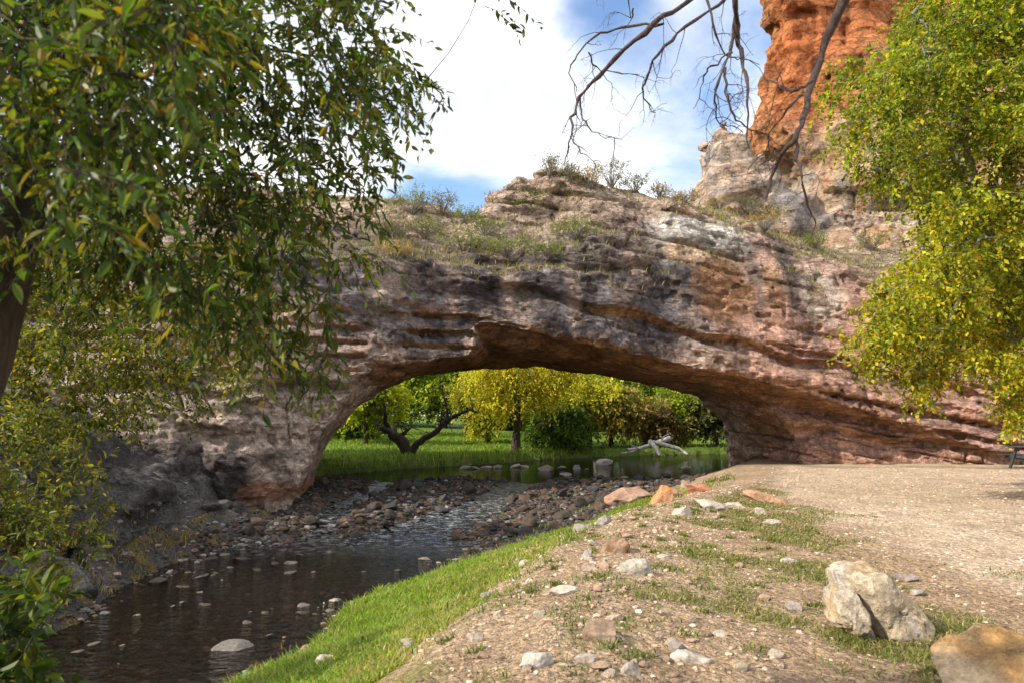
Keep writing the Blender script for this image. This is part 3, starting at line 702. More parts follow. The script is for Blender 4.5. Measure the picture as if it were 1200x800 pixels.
LEAF_LANCE = (np.array([(0, 0, 0), (0, .35, -.03), (0, .7, -.08), (0, 1, -.2), (-.42, .22, .06), (-.5, .45, .05), (-.28, .75, -.02), (.42, .22, .06), (.5, .45, .05), (.28, .75, -.02)], float),
              [np.array([[0, 7, 1], [0, 1, 4], [2, 9, 3], [2, 3, 6]]), np.array([[1, 7, 8, 2], [1, 2, 5, 4]]), np.array([[2, 8, 9], [2, 6, 5]])])
def unit(v): return v / np.maximum(np.linalg.norm(v, axis=-1, keepdims=True), 1e-9)
def leaves_arrays(pos, dirs, nrm, length, width, col, tpl):
    """instances of a leaf template -> V, faces, colours"""
    T, FA = tpl; n = len(pos); k = len(T)
    d = unit(dirs); s = unit(np.cross(d, nrm)); u = np.cross(s, d)
    V = pos[:, None, :] + T[None, :, 0:1] * width[:, None, None] * s[:, None, :] + T[None, :, 1:2] * length[:, None, None] * d[:, None, :] + T[None, :, 2:3] * length[:, None, None] * u[:, None, :]
    base = (np.arange(n) * k)[:, None, None]
    FF = [(f[None] + base).reshape(-1, f.shape[1]) for f in FA]
    return V.reshape(-1, 3), FF, np.repeat(col, k, 0)
def pal(n, cols, wts, r, jit=.18):
    cols = np.array(cols); i = r.choice(len(cols), n, p=np.array(wts) / sum(wts)); j = np.clip(r.integers(0, len(cols), n), 0, None)
    c = cols[i] * (1 - .3) + cols[np.where(r.random(n) < .5, i, j)] * .3
    return c * (1 + jit * r.standard_normal((n, 1))).clip(.4, 1.7)

def grow(trunk, targets, r, tip_r=.006, expo=2.3, wander=.12, sag=.15, trunk_r=None):
    """skeleton: trunk polyline, then a curved limb from the nearest node to every target; returns chains with radii"""
    pos = [np.array(q, float) for q in trunk]; par = [-1] + list(range(len(pos) - 1)); chains = [list(range(len(pos)))]
    t0 = pos[-1]; start = max(1, len(pos) // 3)
    order = np.argsort(np.linalg.norm(np.array(targets) - t0, axis=1))
    for ti in order:
        tg = np.array(targets[ti]); A = np.array(pos)
        dist = np.linalg.norm(A - tg, axis=1) + 0.35 * np.maximum(A[:, 2] - tg[2], 0); dist[:start] += 4
        k = int(np.argmin(dist)); a = pos[k]; L = np.linalg.norm(tg - a)
        m = int(np.clip(L / .45, 3, 8)); prev = k; ch = [k]
        back = a - pos[par[k]] if par[k] >= 0 else np.zeros(3); back = back / max(np.linalg.norm(back), 1e-6) * L * .3
        for s in range(1, m + 1):
            t = s / m; q = a + (tg - a) * t + back * (t * (1 - t)) * 1.4 + np.array([0, 0, 1]) * sag * L * math.sin(math.pi * t)
            if s < m: q = q + r.standard_normal(3) * wander * L / m
            pos.append(q); par.append(prev); prev = len(pos) - 1; ch.append(prev)
        chains.append(ch)
    w = np.zeros(len(pos)); kids = np.zeros(len(pos), int)
    for i in range(1, len(pos)): kids[par[i]] += 1
    for i in range(len(pos) - 1, -1, -1):
        if kids[i] == 0: w[i] += tip_r ** expo
        if par[i] >= 0: w[par[i]] += w[i]
    rad = w ** (1 / expo)
    if trunk_r is not None:
        n = len(trunk); rad[:n] = np.maximum(rad[:n], np.linspace(trunk_r, trunk_r * .55, n)); rad[0] *= 1.25
    return pos, chains, rad
def tube_tree(chains, pos, rad, sides=7):
    T = Tubes()
    for ci, ch in enumerate(chains):
        rr = np.array([rad[i] for i in ch])
        if ci: rr[0] = min(rr[0], rr[1] * 1.25)
        T.add([pos[i] for i in ch], rr, sides if rr[0] > .03 else 4)
    return T
def foliage(targets, r, twigs, per, tl, ll, lw, cols, wts, droop=.35, spread=1.0, tpl=LEAF_SMALL, tubes=None, centre=None, jit=.18, clump_tint=.25, ztint=None):
    """leafy twigs round every target"""
    tg = np.repeat(np.array(targets), twigs, 0); n = len(tg)
    d = unit(r.standard_normal((n, 3)) + (0 if centre is None else unit(tg - centre) * .6)); d[:, 2] -= droop; d = unit(d)
    L = tl * (.5 + r.random(n)) * spread
    start = tg + r.standard_normal((n, 3)) * tl * .25
    t = np.tile((np.arange(per) + .5) / per, n); idx = np.repeat(np.arange(n), per)
    sagv = np.array([0, 0, -1.])
    pos = start[idx] + d[idx] * (L[idx] * t)[:, None] + sagv * ((L[idx] * t * t) * droop * .8)[:, None]
    tan = unit(d[idx] + sagv * (t * droop * 1.6)[:, None])
    side = unit(np.cross(tan, r.standard_normal((len(idx), 3)))); 
    ld = unit(tan * .7 + side * .9 + sagv * droop * .9); nr = unit(r.standard_normal((len(idx), 3)) * .7 + np.array([-.2, 0, .8]))
    ln = ll * (.45 + .95 * r.random(len(idx))); wd = lw * (.7 + .6 * r.random(len(idx)))
    c = pal(len(idx), cols, wts, r, jit)
    tint = np.repeat(1 + clump_tint * r.standard_normal(len(targets)), twigs * per).clip(.45, 1.7)[:, None]
    if ztint is not None:
        k = sstep(ztint[0], ztint[1], pos[:, 2] + .6 * r.standard_normal(len(pos)))[:, None]; c = c * lerp(np.array(ztint[2])[None], np.array(ztint[3])[None], k)
    if tubes is not None:
        for i in range(n):
            s = np.linspace(0, 1, 4)[:, None]
            tubes.add(start[i] + d[i] * L[i] * s + sagv * (L[i] * s * s) * droop * .8, np.linspace(.0045, .002, 4) * (ll / .1), 3)
    return leaves_arrays(pos, ld, nr, ln, wd, c * tint, tpl)
def build_tree(name, base, label, trunk, targets, seed, cat='tree', bark=None, tip_r=.006, trunk_r=.15, group=None, wander=.12, sag=.12, twigtube=False, fol2=None, **kw):
    r = np.random.default_rng(seed); base = np.array(base, float)
    pos, chains, rad = grow(trunk, targets, r, tip_r, wander=wander, sag=sag, trunk_r=trunk_r)
    T = tube_tree(chains, pos, rad)
    root = empty(name, base, label, cat, group)
    Vv, FF, cc = foliage(targets, r, tubes=T if twigtube else None, centre=np.mean(targets, 0), **kw)
    put('trunk', T.mesh('trunk', bark or M_BARK, base), root)
    put('crown', mesh_np('crown', Vv - base, FF, M_LEAF, cc, False), root)
    return root
def ellipsoid_targets(c, rad, n, r, shell=.35):
    d = unit(r.standard_normal((n, 3))); q = (shell + (1 - shell) * r.random((n, 1)) ** .6)
    return np.array(c) + d * np.array(rad) * q
def in_poly(px, py, poly):
    poly = np.array(poly, float); x0, y0 = poly.T; x1, y1 = np.roll(poly, -1, 0).T
    c = np.zeros(len(px), bool)
    for a, b, cc_, d in zip(x0, y0, x1, y1):
        m = ((b > py) != (d > py)) & (px < (cc_ - a) * (py - b) / (d - b + 1e-9) + a); c ^= m
    return c
def frustum_targets(poly, dr, n, r, holes=()):
    """n points through a slab of air whose outline is poly and whose distance from the path is dr"""
    out = []
    poly = np.array(poly, float); lo = poly.min(0); hi = poly.max(0)
    while len(out) < n:
        q = lo + r.random((400, 2)) * (hi - lo); k = in_poly(q[:, 0], q[:, 1], poly)
        for (hx, hy, hr, pr) in holes: k &= ~((np.hypot(q[:, 0] - hx, q[:, 1] - hy) < hr) & (r.random(400) < pr))
        for a, b in q[k]:
            D = dr[0] + (dr[1] - dr[0]) * r.random(); out.append(P(a, b, D))
    return np.array(out[:n])

# ------------------------------------------------------------------ left trees
r = np.random.default_rng(31)
polyL = [(-160, -60), (430, -60), (432, 10), (450, 70), (455, 120), (420, 150), (395, 190), (375, 235), (375, 300), (350, 370), (325, 400), (290, 390), (230, 350), (150, 330), (60, 330), (-160, 360)]
tg = frustum_targets(polyL, (2.05, 2.9), 480, r, [(10, 330, 60, .9), (10, 230, 50, .9), (10, 140, 40, .8), (365, 270, 40, .6), (340, 350, 30, .5), (330, 60, 30, .7), (270, 170, 30, .6), (120, 60, 30, .6), (60, 200, 35, .5), (330, 220, 30, .5), (190, 100, 30, .95), (240, 70, 25, .9), (130, 130, 25, .8), (300, 130, 28, .75), (360, 95, 30, .7), (390, 150, 28, .85), (150, 400, 60, .5), (230, 240, 50, .3), (420, 60, 25, .5)])
tg = np.concatenate([tg, frustum_targets([(-60, -60), (250, -60), (225, 90), (120, 230), (-60, 290)], (1.25, 1.8), 60, r, [(0, 240, 75, 1.0), (10, 130, 50, .9)])])
tg = np.concatenate([tg, [P(a, b, D) for a, b, D in ((488, 92, 2.85), (500, 100, 2.91), (478, 78, 2.79), (470, 110, 2.91), (448, 130, 2.98), (432, 160, 2.85), (424, 205, 2.79), (412, 250, 2.73), (415, 300, 2.67), (393, 360, 2.60), (385, 410, 2.60), (370, 420, 2.73), (340, 430, 2.54), (322, 420, 2.73), (455, 170, 2.85), (440, 205, 2.79), (575, -5, 2.85), (568, -25, 2.85), (390, 310, 2.79), (350, 380, 2.60), (360, 350, 2.60))]])
zb_ = gz1(-2.55, 2.7)
trunk = [(-2.55, 2.7, zb_ - .1), (-2.5, 2.7, .2), (-2.3, 2.7, 1.15), (-2.09, 2.7, 1.95), (-2.0, 2.7, 2.5), (-1.98, 2.7, 3.0), (-1.9, 2.65, 3.5), (-1.6, 2.6, 3.9)]
GREENS = [(.045, .085, .010), (.065, .115, .012), (.11, .14, .016), (.20, .17, .018), (.20, .13, .014), (.025, .05, .010)]
build_tree('ash_tree', (-2.55, 2.7, zb_), 'dark leafy tree overhanging the left of the view, leaning trunk at the frame edge', trunk, tg, 32, twigs=5, per=9, tl=.16, ll=.047, lw=.0155, cols=GREENS, wts=[4, 5, 3.5, 1.5, .7, 2.5], droop=.40, tpl=LEAF_LANCE, twigtube=True, trunk_r=.13, tip_r=.0022, sag=.05, clump_tint=.2)
# sunlit yellow-green tree on the left bank behind it
r = np.random.default_rng(41)
tg = np.concatenate([ellipsoid_targets((-9.6, 14.2, 3.9), (4.8, 1.6, 2.7), 230, r, .15), ellipsoid_targets((-10.6, 13.2, 1.8), (3.0, 1.6, 1.9), 85, r, .15)])
YG = [(.14, .17, .018), (.24, .22, .02), (.09, .12, .014), (.38, .30, .02), (.05, .08, .012)]
zb_ = gz1(-11.2, 13.9)
build_tree('cottonwood_tree', (-11.2, 13.9, zb_), 'yellow green tree on the left bank, seen through the dark leaves', [(-11.2, 13.9, zb_ - .1), (-11.0, 13.9, zb_ + .8), (-10.7, 13.9, zb_ + 1.6), (-10.3, 14, 3.8), (-9.8, 14, 5.0)], tg, 42, twigs=10, per=9, tl=.5, ll=.12, lw=.055, cols=YG, wts=[4, 3, 3, 1.4, 2], droop=.35, trunk_r=.2)
# shrub at the water's edge, lower left
r = np.random.default_rng(51)
tg = np.concatenate([ellipsoid_targets((-4.75, 6.6, .75), (.8, .8, 1.15), 75, r, .1), ellipsoid_targets((-4.9, 6.2, -.5), (.7, .7, .6), 30, r, .2)])
zb_ = gz1(-6.1, 6.6)
build_tree('willow_shrub', (-5.9, 6.6, zb_), 'leafy green and yellow shrub at the water edge, bottom left', [(-5.9, 6.6, zb_ - .1), (-5.8, 6.6, zb_ + .3), (-5.65, 6.6, zb_ + .7), (-5.5, 6.6, zb_ + 1.0)], tg, 52, cat='shrub', twigs=7, per=8, tl=.26, ll=.085, lw=.03, cols=[(.10, .13, .02), (.17, .18, .025), (.06, .09, .014), (.28, .22, .03), (.2, .1, .02)], wts=[4, 3, 3, 1.2, .4], droop=.1, tpl=LEAF_LANCE, twigtube=True, trunk_r=.03, tip_r=.003)
r = np.random.default_rng(55)
tg = frustum_targets([(-60, 690), (40, 700), (75, 760), (60, 830), (-60, 830)], (3.4, 4.0), 22, r)
zb_ = gz1(-3.75, 3.4)
build_tree('sapling', (-3.75, 3.5, zb_), 'low dark green leaves at the bottom left corner of the creek bank', [(-3.75, 3.5, zb_ - .1), (-3.6, 3.6, zb_ + .15), (-3.45, 3.7, zb_ + .3)], tg, 56, cat='sapling', twigs=6, per=7, tl=.16, ll=.10, lw=.042, cols=GREENS, wts=[4, 5, 3, .6, .3, 2], droop=.1, tpl=LEAF_LANCE, twigtube=True, trunk_r=.02, tip_r=.003)

# ------------------------------------------------------------------ right tree
r = np.random.default_rng(61)
polyR = [(1065, -150), (1330, -150), (1330, 500), (1205, 490), (1185, 455), (1130, 420), (1085, 445), (1060, 420), (1015, 385), (1025, 370), (1045, 330), (1085, 290), (1105, 250), (1060, 225), (1025, 200), (1020, 160), (1010, 120), (1020, 90), (1045, 60), (1070, 20)]
tg = frustum_targets(polyR, (12.5, 17.0), 1000, r, [(1050, 270, 30, .7), (1080, 140, 16, .6), (1140, 190, 18, .6), (1100, 60, 16, .5), (1130, 380, 18, .5), (1170, 90, 16, .5)])
tg = np.concatenate([tg, [P(a, b, D) for a, b, D in ((1090, 240, 14), (1075, 235, 14), (1060, 215, 14), (1100, 265, 14), (1110, 280, 14), (1085, 270, 14.5), (1180, 260, 13.5), (1190, 330, 13.5), (1170, 310, 13.5), (1060, 310, 13.8), (1035, 340, 13.6), (1020, 360, 13.5), (1190, 290, 14), (995, 130, 14), (980, 105, 14), (990, 90, 14.2), (1010, 70, 14), (1000, 175, 14), (975, 120, 13.8), (1005, 150, 14), (990, 165, 14.3), (1012, 200, 14.5), (1030, 215, 14.5), (1005, 395, 13.5), (1030, 420, 13.5), (1075, 440, 13.2), (1078, 455, 13.2), (1085, 425, 13.4), (1195, 470, 13), (1190, 485, 13), (1198, 440, 13))]])
b0 = np.array([11.6, 15.0, gz1(11.6, 15)])
trunk = [b0 - [0, 0, .1], b0 + [-.05, 0, 1.2], b0 + [-.25, .1, 2.8], b0 + [-.6, .1, 4.6], b0 + [-1.1, 0, 6.6], b0 + [-1.5, 0, 8.6], b0 + [-2.0, 0, 10.5]]
YEL = [(.22, .28, .018), (.36, .35, .02), (.14, .21, .016), (.50, .40, .02), (.08, .13, .012), (.50, .30, .02)]
build_tree('box_elder_tree', b0, 'bright yellow green tree beside the gravel at the right edge', trunk, tg, 62, twigs=15, per=11, tl=.48, ll=.10, lw=.066, cols=YEL, wts=[5, 4, 3.5, 1.6, 1.6, .6], droop=.35, bark=M_BARKG, trunk_r=.24, tip_r=.009, clump_tint=.34, ztint=(1.5, 10.0, (1.12, 1.0, .9), (.86, .94, .95)))

# ------------------------------------------------------------------ dead tree whose bare limbs hang in at the top
def dead_tree():
    r = np.random.default_rng(71); T = Tubes(); base = np.array([4.9, 3.4, gz1(4.9, 3.4)])
    T.add([base + [0, 0, -.1], base + [.05, .05, 1.5], base + [-.1, .15, 3.2], base + [-.4, .3, 4.6], base + [-1.0, .4, 5.6]], [.2, .17, .14, .11, .07], 10)
    hub = base + [-1.0, .4, 5.6]
    LB = Tubes()
    def twig(a, d, L, rad, depth=0):
        n = 5; pts = [a]; q = np.array(a, float); d = np.array(d, float)
        for i in range(n):
            d = d + r.standard_normal(3) * .28 + np.array([0, 0, -.10]); d /= np.linalg.norm(d); q = q + d * L / n; pts.append(q)
        LB.add(pts, np.linspace(rad, rad * .35, n + 1), 4)
        if depth < 2:
            for i in range(2, n + 1):
                if r.random() < .55: twig(pts[i], d + r.standard_normal(3) * .7, L * .55, rad * .55, depth + 1)
    D = 3.6
    limbs = [([(1010, -60), (990, 0), (965, 55), (952, 95), (940, 140), (932, 165), (916, 180), (905, 205), (898, 232)], .025, .007, 3.5),
             ([(932, 165), (936, 190), (940, 215), (948, 245), (956, 262)], .011, .003, 3.5),
             ([(850, -40), (810, 0), (772, 25), (735, 55), (700, 90), (678, 118), (670, 145), (668, 165), (661, 195)], .019, .003, 3.8),
             ([(778, 28), (745, 30), (715, 36), (685, 50), (670, 72), (668, 90), (676, 108)], .009, .002, 3.8),
             ([(680, 115), (683, 140), (690, 150), (705, 162), (728, 163)], .006, .0015, 3.8),
             ([(668, 160), (678, 175), (688, 185), (705, 192)], .005, .0015, 3.8),
             ([(880, -40), (852, 0), (808, 28), (778, 55), (760, 82), (752, 105), (760, 125), (768, 132)], .013, .003, 3.7),
             ([(865, -50), (862, 0), (864, 30), (868, 60), (874, 90), (876, 130), (878, 175)], .018, .003, 3.5),
             ([(862, 20), (855, 60), (848, 80), (840, 110), (838, 135), (846, 148), (862, 148)], .009, .002, 3.5),
             ([(850, 80), (848, 105), (856, 128), (868, 145), (882, 155), (900, 158)], .008, .002, 3.5),
             ([(820, -30), (832, 25), (845, 58), (858, 68), (872, 70), (890, 76)], .007, .002, 3.6),
             ([(742, 10), (741, 25), (735, -10), (738, -40)], .005, .003, 3.8),
             ([(858, 62), (836, 75), (824, 90), (820, 115), (812, 128)], .006, .0015, 3.6),
             ([(690, 62), (696, 78), (712, 86), (750, 88)], .005, .0015, 3.8),
             ([(940, 112), (925, 125), (908, 150), (895, 180), (880, 195)], .008, .002, 3.5),
             ([(952, 95), (935, 107), (912, 100), (895, 92)], .010, .003, 3.5),
             ([(905, 190), (912, 170), (900, 182), (902, 200)], .005, .002, 3.5)]
    for pts, r0, r1, d in limbs:
        w = []
        for i, (a, b) in enumerate(pts): w.append(P(a, b, d + .12 * math.sin(i * 1.3 + pts[0][0])))
        w = np.array(w); t = np.linspace(0, 1, len(w)); ts = np.linspace(0, 1, len(w) * 3)
        sm = np.stack([np.interp(ts, t, w[:, k]) for k in range(3)], 1)
        sm[1:-1] = (sm[:-2] + sm[1:-1] * 2 + sm[2:]) / 4; sm[1:-1] += r.standard_normal(sm[1:-1].shape) * .006
        LB.add(sm, np.linspace(r0, r1, len(sm)) * (1 + .15 * r.standard_normal(len(sm))), 6)
        if pts[0][1] < -20: T.add([hub, (hub * .6 + w[0] * .4) + [0, 0, .35], (hub * .25 + w[0] * .75) + [0, 0, .2], w[0]], [.06, .05, .04, r0 * 1.05], 6)
        for k in range(3, len(sm) - 1):
            if r.random() < .36 and r0 < .025: twig(sm[k], (sm[k] - sm[k - 1]) / np.linalg.norm(sm[k] - sm[k - 1]) + r.standard_normal(3) * .7, .10 + .16 * r.random(), .0028)
    root = empty('dead_tree', base, 'bare dead limbs hanging down into the top of the view before the sky', 'dead tree')
    put('trunk', T.mesh('trunk', M_DEAD, base), root); put('limb', LB.mesh('limb', M_DEAD, base), root)
dead_tree()

# ------------------------------------------------------------------ trees and shrubs beyond the arch
FARK = 1.45
def far_tree(name, px, Y, H, rad, label, cols, wts, seed, n=60, ll=.26, lw=.15, lowfrac=.25, cat='tree', lean=0, twigs=9, per=8, tl=.9, bark=None, group=None, droop=.3, trunk_r=None):
    x = (px - 600) / F * Y; z = gz1(x, Y); r = np.random.default_rng(seed)
    c = np.array([x + lean, Y, z + H * (lowfrac + 1) / 2]); rv = (rad, rad * .8, H * (1 - lowfrac) / 2)
    nl = 6; lob = ellipsoid_targets(c, (rv[0] * .62, rv[1] * .55, rv[2] * .62), nl, r, .5)
    tg = np.concatenate([ellipsoid_targets(l, np.array(rv) * (.34 + .26 * r.random()), int(n * FARK / nl), r, .25) for l in lob])
    tr = [(x, Y, z - .1), (x + lean * .3, Y, z + H * .15), (x + lean * .7, Y, z + H * .35), (x + lean, Y, z + H * .6)]
    return build_tree(name, (x, Y, z), label, tr, tg, seed + 1, cat=cat, twigs=twigs, per=per, tl=tl, ll=ll, lw=lw, cols=cols, wts=wts, droop=droop, clump_tint=.38, trunk_r=trunk_r or .035 * H, tip_r=.012, bark=bark, group=group)
GRN = [(.20, .28, .022), (.30, .36, .025), (.11, .17, .015), (.42, .40, .03)]
GOLD = [(.48, .42, .03), (.40, .40, .03), (.26, .30, .022), (.52, .36, .03)]
OLV = [(.25, .22, .05), (.32, .26, .06), (.16, .16, .03), (.42, .28, .07)]
DRK = [(.06, .12, .014), (.09, .16, .018), (.04, .08, .01), (.14, .19, .02)]
far_tree('willow_tree', 604, 39, 7.4, 3.6, 'golden yellow willow in the middle of the view under the arch', GOLD, [5, 4, 3, 1.5], 101, n=150, ll=.2, lw=.085, lowfrac=.05, droop=.5, lean=.2)
far_tree('thicket_tree', 572, 47, 5.2, 2.4, 'yellow green bushy tree left of the golden willow, above the lawn', [(.36, .36, .025), (.26, .30, .022), (.46, .38, .025)], [4, 4, 2], 171, n=80, lowfrac=.08)
far_tree('thicket_tree', 690, 45, 5.4, 2.2, 'yellow green shrubby tree between the dark round shrub and the rusty one', [(.34, .34, .025), (.24, .28, .022), (.44, .36, .03)], [4, 4, 2], 173, n=80, lowfrac=.04)
far_tree('thicket_tree', 430, 42, 4.4, 2.6, 'bright yellow green bushy tree at the left edge of the arch opening', [(.34, .38, .025), (.24, .30, .022), (.46, .42, .03)], [4, 4, 2], 175, n=80, lowfrac=.2)
far_tree('elm_tree', 462, 52, 8.0, 4.2, 'large green tree behind the twisted one, left side under the arch', GRN, [4, 4, 3, 1.5], 103, n=110, lowfrac=.35)
far_tree('elm_tree', 545, 58, 8.5, 3.6, 'green tree with a leaning fork trunk, between the twisted tree and the golden willow', [(.08, .14, .02), (.12, .17, .02), (.05, .09, .014)], [4, 3, 3], 105, n=90, lowfrac=.32, lean=1.0)
far_tree('round_shrub', 412, 46, 2.7, 2.8, 'dark green shrub at the left end of the lawn under the arch', DRK, [4, 3, 3, 1], 107, n=50, lowfrac=.05, cat='shrub')
far_tree('round_shrub', 660, 42.2, 3.4, 2.5, 'dark green round shrub beside the golden willow at the water edge', DRK, [3, 4, 3, 1], 109, n=60, lowfrac=.02, cat='shrub')
far_tree('thicket_tree', 650, 47, 6.8, 2.6, 'olive yellow tree behind the dark round shrub', [(.34, .33, .03), (.25, .27, .025), (.44, .36, .03)], [4, 4, 2], 111, n=80, lowfrac=.12)
far_tree('thicket_tree', 715, 46, 4.6, 2.4, 'rusty brown and olive shrubby tree left of the fallen log', OLV, [4, 3, 3, 2.5], 113, n=70, lowfrac=.03)
far_tree('thicket_tree', 735, 58, 8.0, 3.3, 'tall fresh green tree above the rusty shrubs right of centre', [(.20, .30, .022), (.28, .35, .025), (.11, .17, .018)], [4, 3, 3], 115, n=100, lowfrac=.25)
far_tree('thicket_tree', 765, 46.2, 3.4, 2.0, 'grey brown shrub right behind the fallen log', [(.20, .15, .08), (.24, .18, .09), (.16, .14, .05), (.30, .17, .06)], [4, 3, 3, 1], 117, n=45, lowfrac=.03)
far_tree('thicket_tree', 800, 47, 4.4, 1.4, 'bright lime green slender tree at the right end of the pool', [(.24, .30, .025), (.18, .24, .02), (.32, .32, .03)], [4, 3, 2], 119, n=45, lowfrac=.05)
far_tree('thicket_tree', 838, 47.5, 3.6, 2.3, 'dull green shrub at the far right under the arch, next to the rock', [(.09, .10, .03), (.13, .13, .04), (.07, .08, .025)], [4, 3, 3], 121, n=50, lowfrac=.0)
far_tree('thicket_tree', 790, 60, 7.5, 3.4, 'dark green tree behind the slender lime tree', DRK, [3, 4, 2, 2], 123, n=90, lowfrac=.15)
for i, (px, Y, H, rad, k) in enumerate(((385, 64, 10, 6.5, 0), (450, 70, 10, 6.5, 1), (520, 66, 10, 6, 0), (600, 68, 10, 6, 1), (690, 68, 10, 6.5, 0), (770, 70, 10, 6.5, 1), (860, 66, 9.5, 6, 0))):
    lb = ('leftmost of the far tall trees, closing the view behind the lawn', 'far tall dark tree second from the left, behind the twisted bank tree', 'far tall green tree behind the fork trunk tree', 'far tall tree right behind the golden willow', 'far tall green tree behind the olive yellow tree', 'far tall tree behind the fresh green tree', 'rightmost of the far tall trees, mostly hidden by the rock')[i]
    far_tree('background_tree', px, Y, H, rad, lb, GRN if k == 0 else DRK, [3, 3, 4, 1], 131 + 2 * i, n=150, lowfrac=-.05, ll=.38, lw=.26, tl=1.4, group='tall trees closing the view beyond the arch', twigs=8, per=7)
# twisted half-dead tree on the bank
def twisted_tree():
    r = np.random.default_rng(161); Y = 34.5; x = (478 - 600) / F * Y; z = gz1(x, Y); base = np.array([x, Y, z]); T = Tubes()
    def limb(pix, r0, r1, D=0):
        w = np.array([P(a, b, Y + D * i / len(pix)) for i, (a, b) in enumerate(pix)]); t = np.linspace(0, 1, len(w)); ts = np.linspace(0, 1, len(w) * 3)
        sm = np.stack([np.interp(ts, t, w[:, k]) for k in range(3)], 1); sm[1:-1] = (sm[:-2] + 2 * sm[1:-1] + sm[2:]) / 4; sm[1:-1] += r.standard_normal(sm[1:-1].shape) * .03
        T.add(sm, np.linspace(r0 * .8, r1 * .7, len(sm)), 7); return sm
    limb([(480, 552), (478, 535), (474, 520), (466, 512)], .48, .34)
    L1 = limb([(474, 522), (462, 512), (450, 502), (440, 498)], .30, .16, -.5); L2 = limb([(456, 507), (452, 490), (450, 472)], .20, .09, -.5)
    L3 = limb([(478, 532), (490, 518), (505, 508), (520, 497), (535, 485), (548, 480), (560, 483)], .26, .06, .8)
    L4 = limb([(474, 520), (472, 508), (482, 500)], .22, .08, .5); L5 = limb([(520, 497), (526, 480), (520, 462), (515, 450)], .10, .04, .8)
    for L in (L1, L2, L3, L4, L5):
        for k in range(len(L) // 3, len(L)):
            for _ in range(2):
                q = L[k]; d = unit(r.standard_normal(3) + np.array([0, 0, .7])); m = [q]
                for s in range(4): d = unit(d + r.standard_normal(3) * .35); m.append(m[-1] + d * .22)
                T.add(m, np.linspace(.03, .008, 5), 4)
    root = empty('twisted_tree', base, 'gnarled half bare tree with spreading dark limbs on the pool bank, left under the arch', 'tree')
    put('trunk', T.mesh('trunk', M_BARK, base), root)
    tg = np.concatenate([L2[-3:], L3[-8:], L5[-6:], L1[-3:]]) + r.standard_normal((20, 3)) * .25
    Vv, FF, cc = foliage(tg, r, 5, 6, .5, .16, .06, GRN, [3, 3, 3, 2], droop=.2)
    put('crown', mesh_np('crown', Vv - base, FF, M_LEAF, cc, False), root)
twisted_tree()
# bleached fallen tree in the pool
def fallen_log():
    r = np.random.default_rng(171); Y = 41.5; T = Tubes(); base = PZ(775, 533, -.6)
    for pix, r0, r1, dd in (([(735, 527), (750, 525), (765, 520), (785, 513)], .10, .16, .6), ([(762, 517), (768, 524), (773, 533)], .16, .10, -.8), ([(765, 518), (780, 521), (795, 525), (806, 532)], .15, .08, -.5), ([(738, 520), (748, 525)], .05, .04, 0), ([(775, 515), (778, 511), (784, 508)], .06, .03, 0), ([(728, 531), (745, 528)], .05, .06, 0)):
        w = [P(a, b, Y + dd * i) for i, (a, b) in enumerate(pix)]; T.add(w, np.linspace(r0, r1, len(w)), 7)
    root = empty('driftwood', base, 'bleached white fallen tree lying across the far edge of the pool', 'driftwood')
    put('trunk', T.mesh('trunk', M_DRIFT, base), root)
fallen_log()

# ------------------------------------------------------------------ plants on the arch
LOOK = {}
def surf_top(px, py, dmax=36):
    """world point of the arch surface met by looking towards a pixel"""
    if 'uv' not in LOOK:
        A = np.concatenate([BV]); d = A - CAM; f = d[:, 1] * math.cos(PITCH) + d[:, 2] * math.sin(PITCH); up = -d[:, 1] * math.sin(PITCH) + d[:, 2] * math.cos(PITCH)
        LOOK['uv'] = np.stack([600 + F * d[:, 0] / f, 400 - F * up / f], 1); LOOK['A'] = A
    k = np.nonzero((np.abs(LOOK['uv'][:, 0] - px) < 3) & (np.abs(LOOK['uv'][:, 1] - py) < 4))[0]
    if not len(k): return None
    return LOOK['A'][k[np.argmin(LOOK['A'][k, 1])]]
def brush(name, pt, w, hgt, cols, wts, seed, label, stems=26, per=16, ll=.06, lw=.03, group=None, cat='bush', up=.8, bark=M_BARKG):
    r = np.random.default_rng(seed); pt = np.array(pt, float); T = Tubes(); tg = []
    for i in range(stems):
        a = r.random() * 6.283; s = (r.random() ** .5) * w * .5; tip = pt + np.array([math.cos(a) * s, math.sin(a) * s * .8, hgt * (.45 + .55 * r.random()) * (1 - .35 * (s / w))])
        mid = pt * .5 + tip * .5 + r.standard_normal(3) * .04 + np.array([0, 0, .05]); T.add([pt - [0, 0, .08], mid, tip], [.014, .009, .004], 4); tg += [tip, mid * .35 + tip * .65]
    root = empty(name, pt, label, cat, group)
    put('stem', T.mesh('stem', bark, pt), root)
    Vv, FF, cc = foliage(np.array(tg), r, 3, per // 3, min(.28, hgt * .4), ll, lw, cols, wts, droop=-.25 if up > 0 else .1, jit=.2)
    put('foliage', mesh_np('foliage', Vv - pt, FF, M_LEAF, cc, False), root)
SAGE = [(.16, .16, .10), (.21, .20, .12), (.11, .12, .06), (.19, .14, .08)]
SAGEG = [(.16, .19, .05), (.22, .23, .07), (.11, .14, .04)]
RUST = [(.30, .20, .08), (.24, .20, .09), (.36, .26, .10)]
GBR = [(.17, .21, .05), (.22, .25, .06), (.12, .16, .035)]
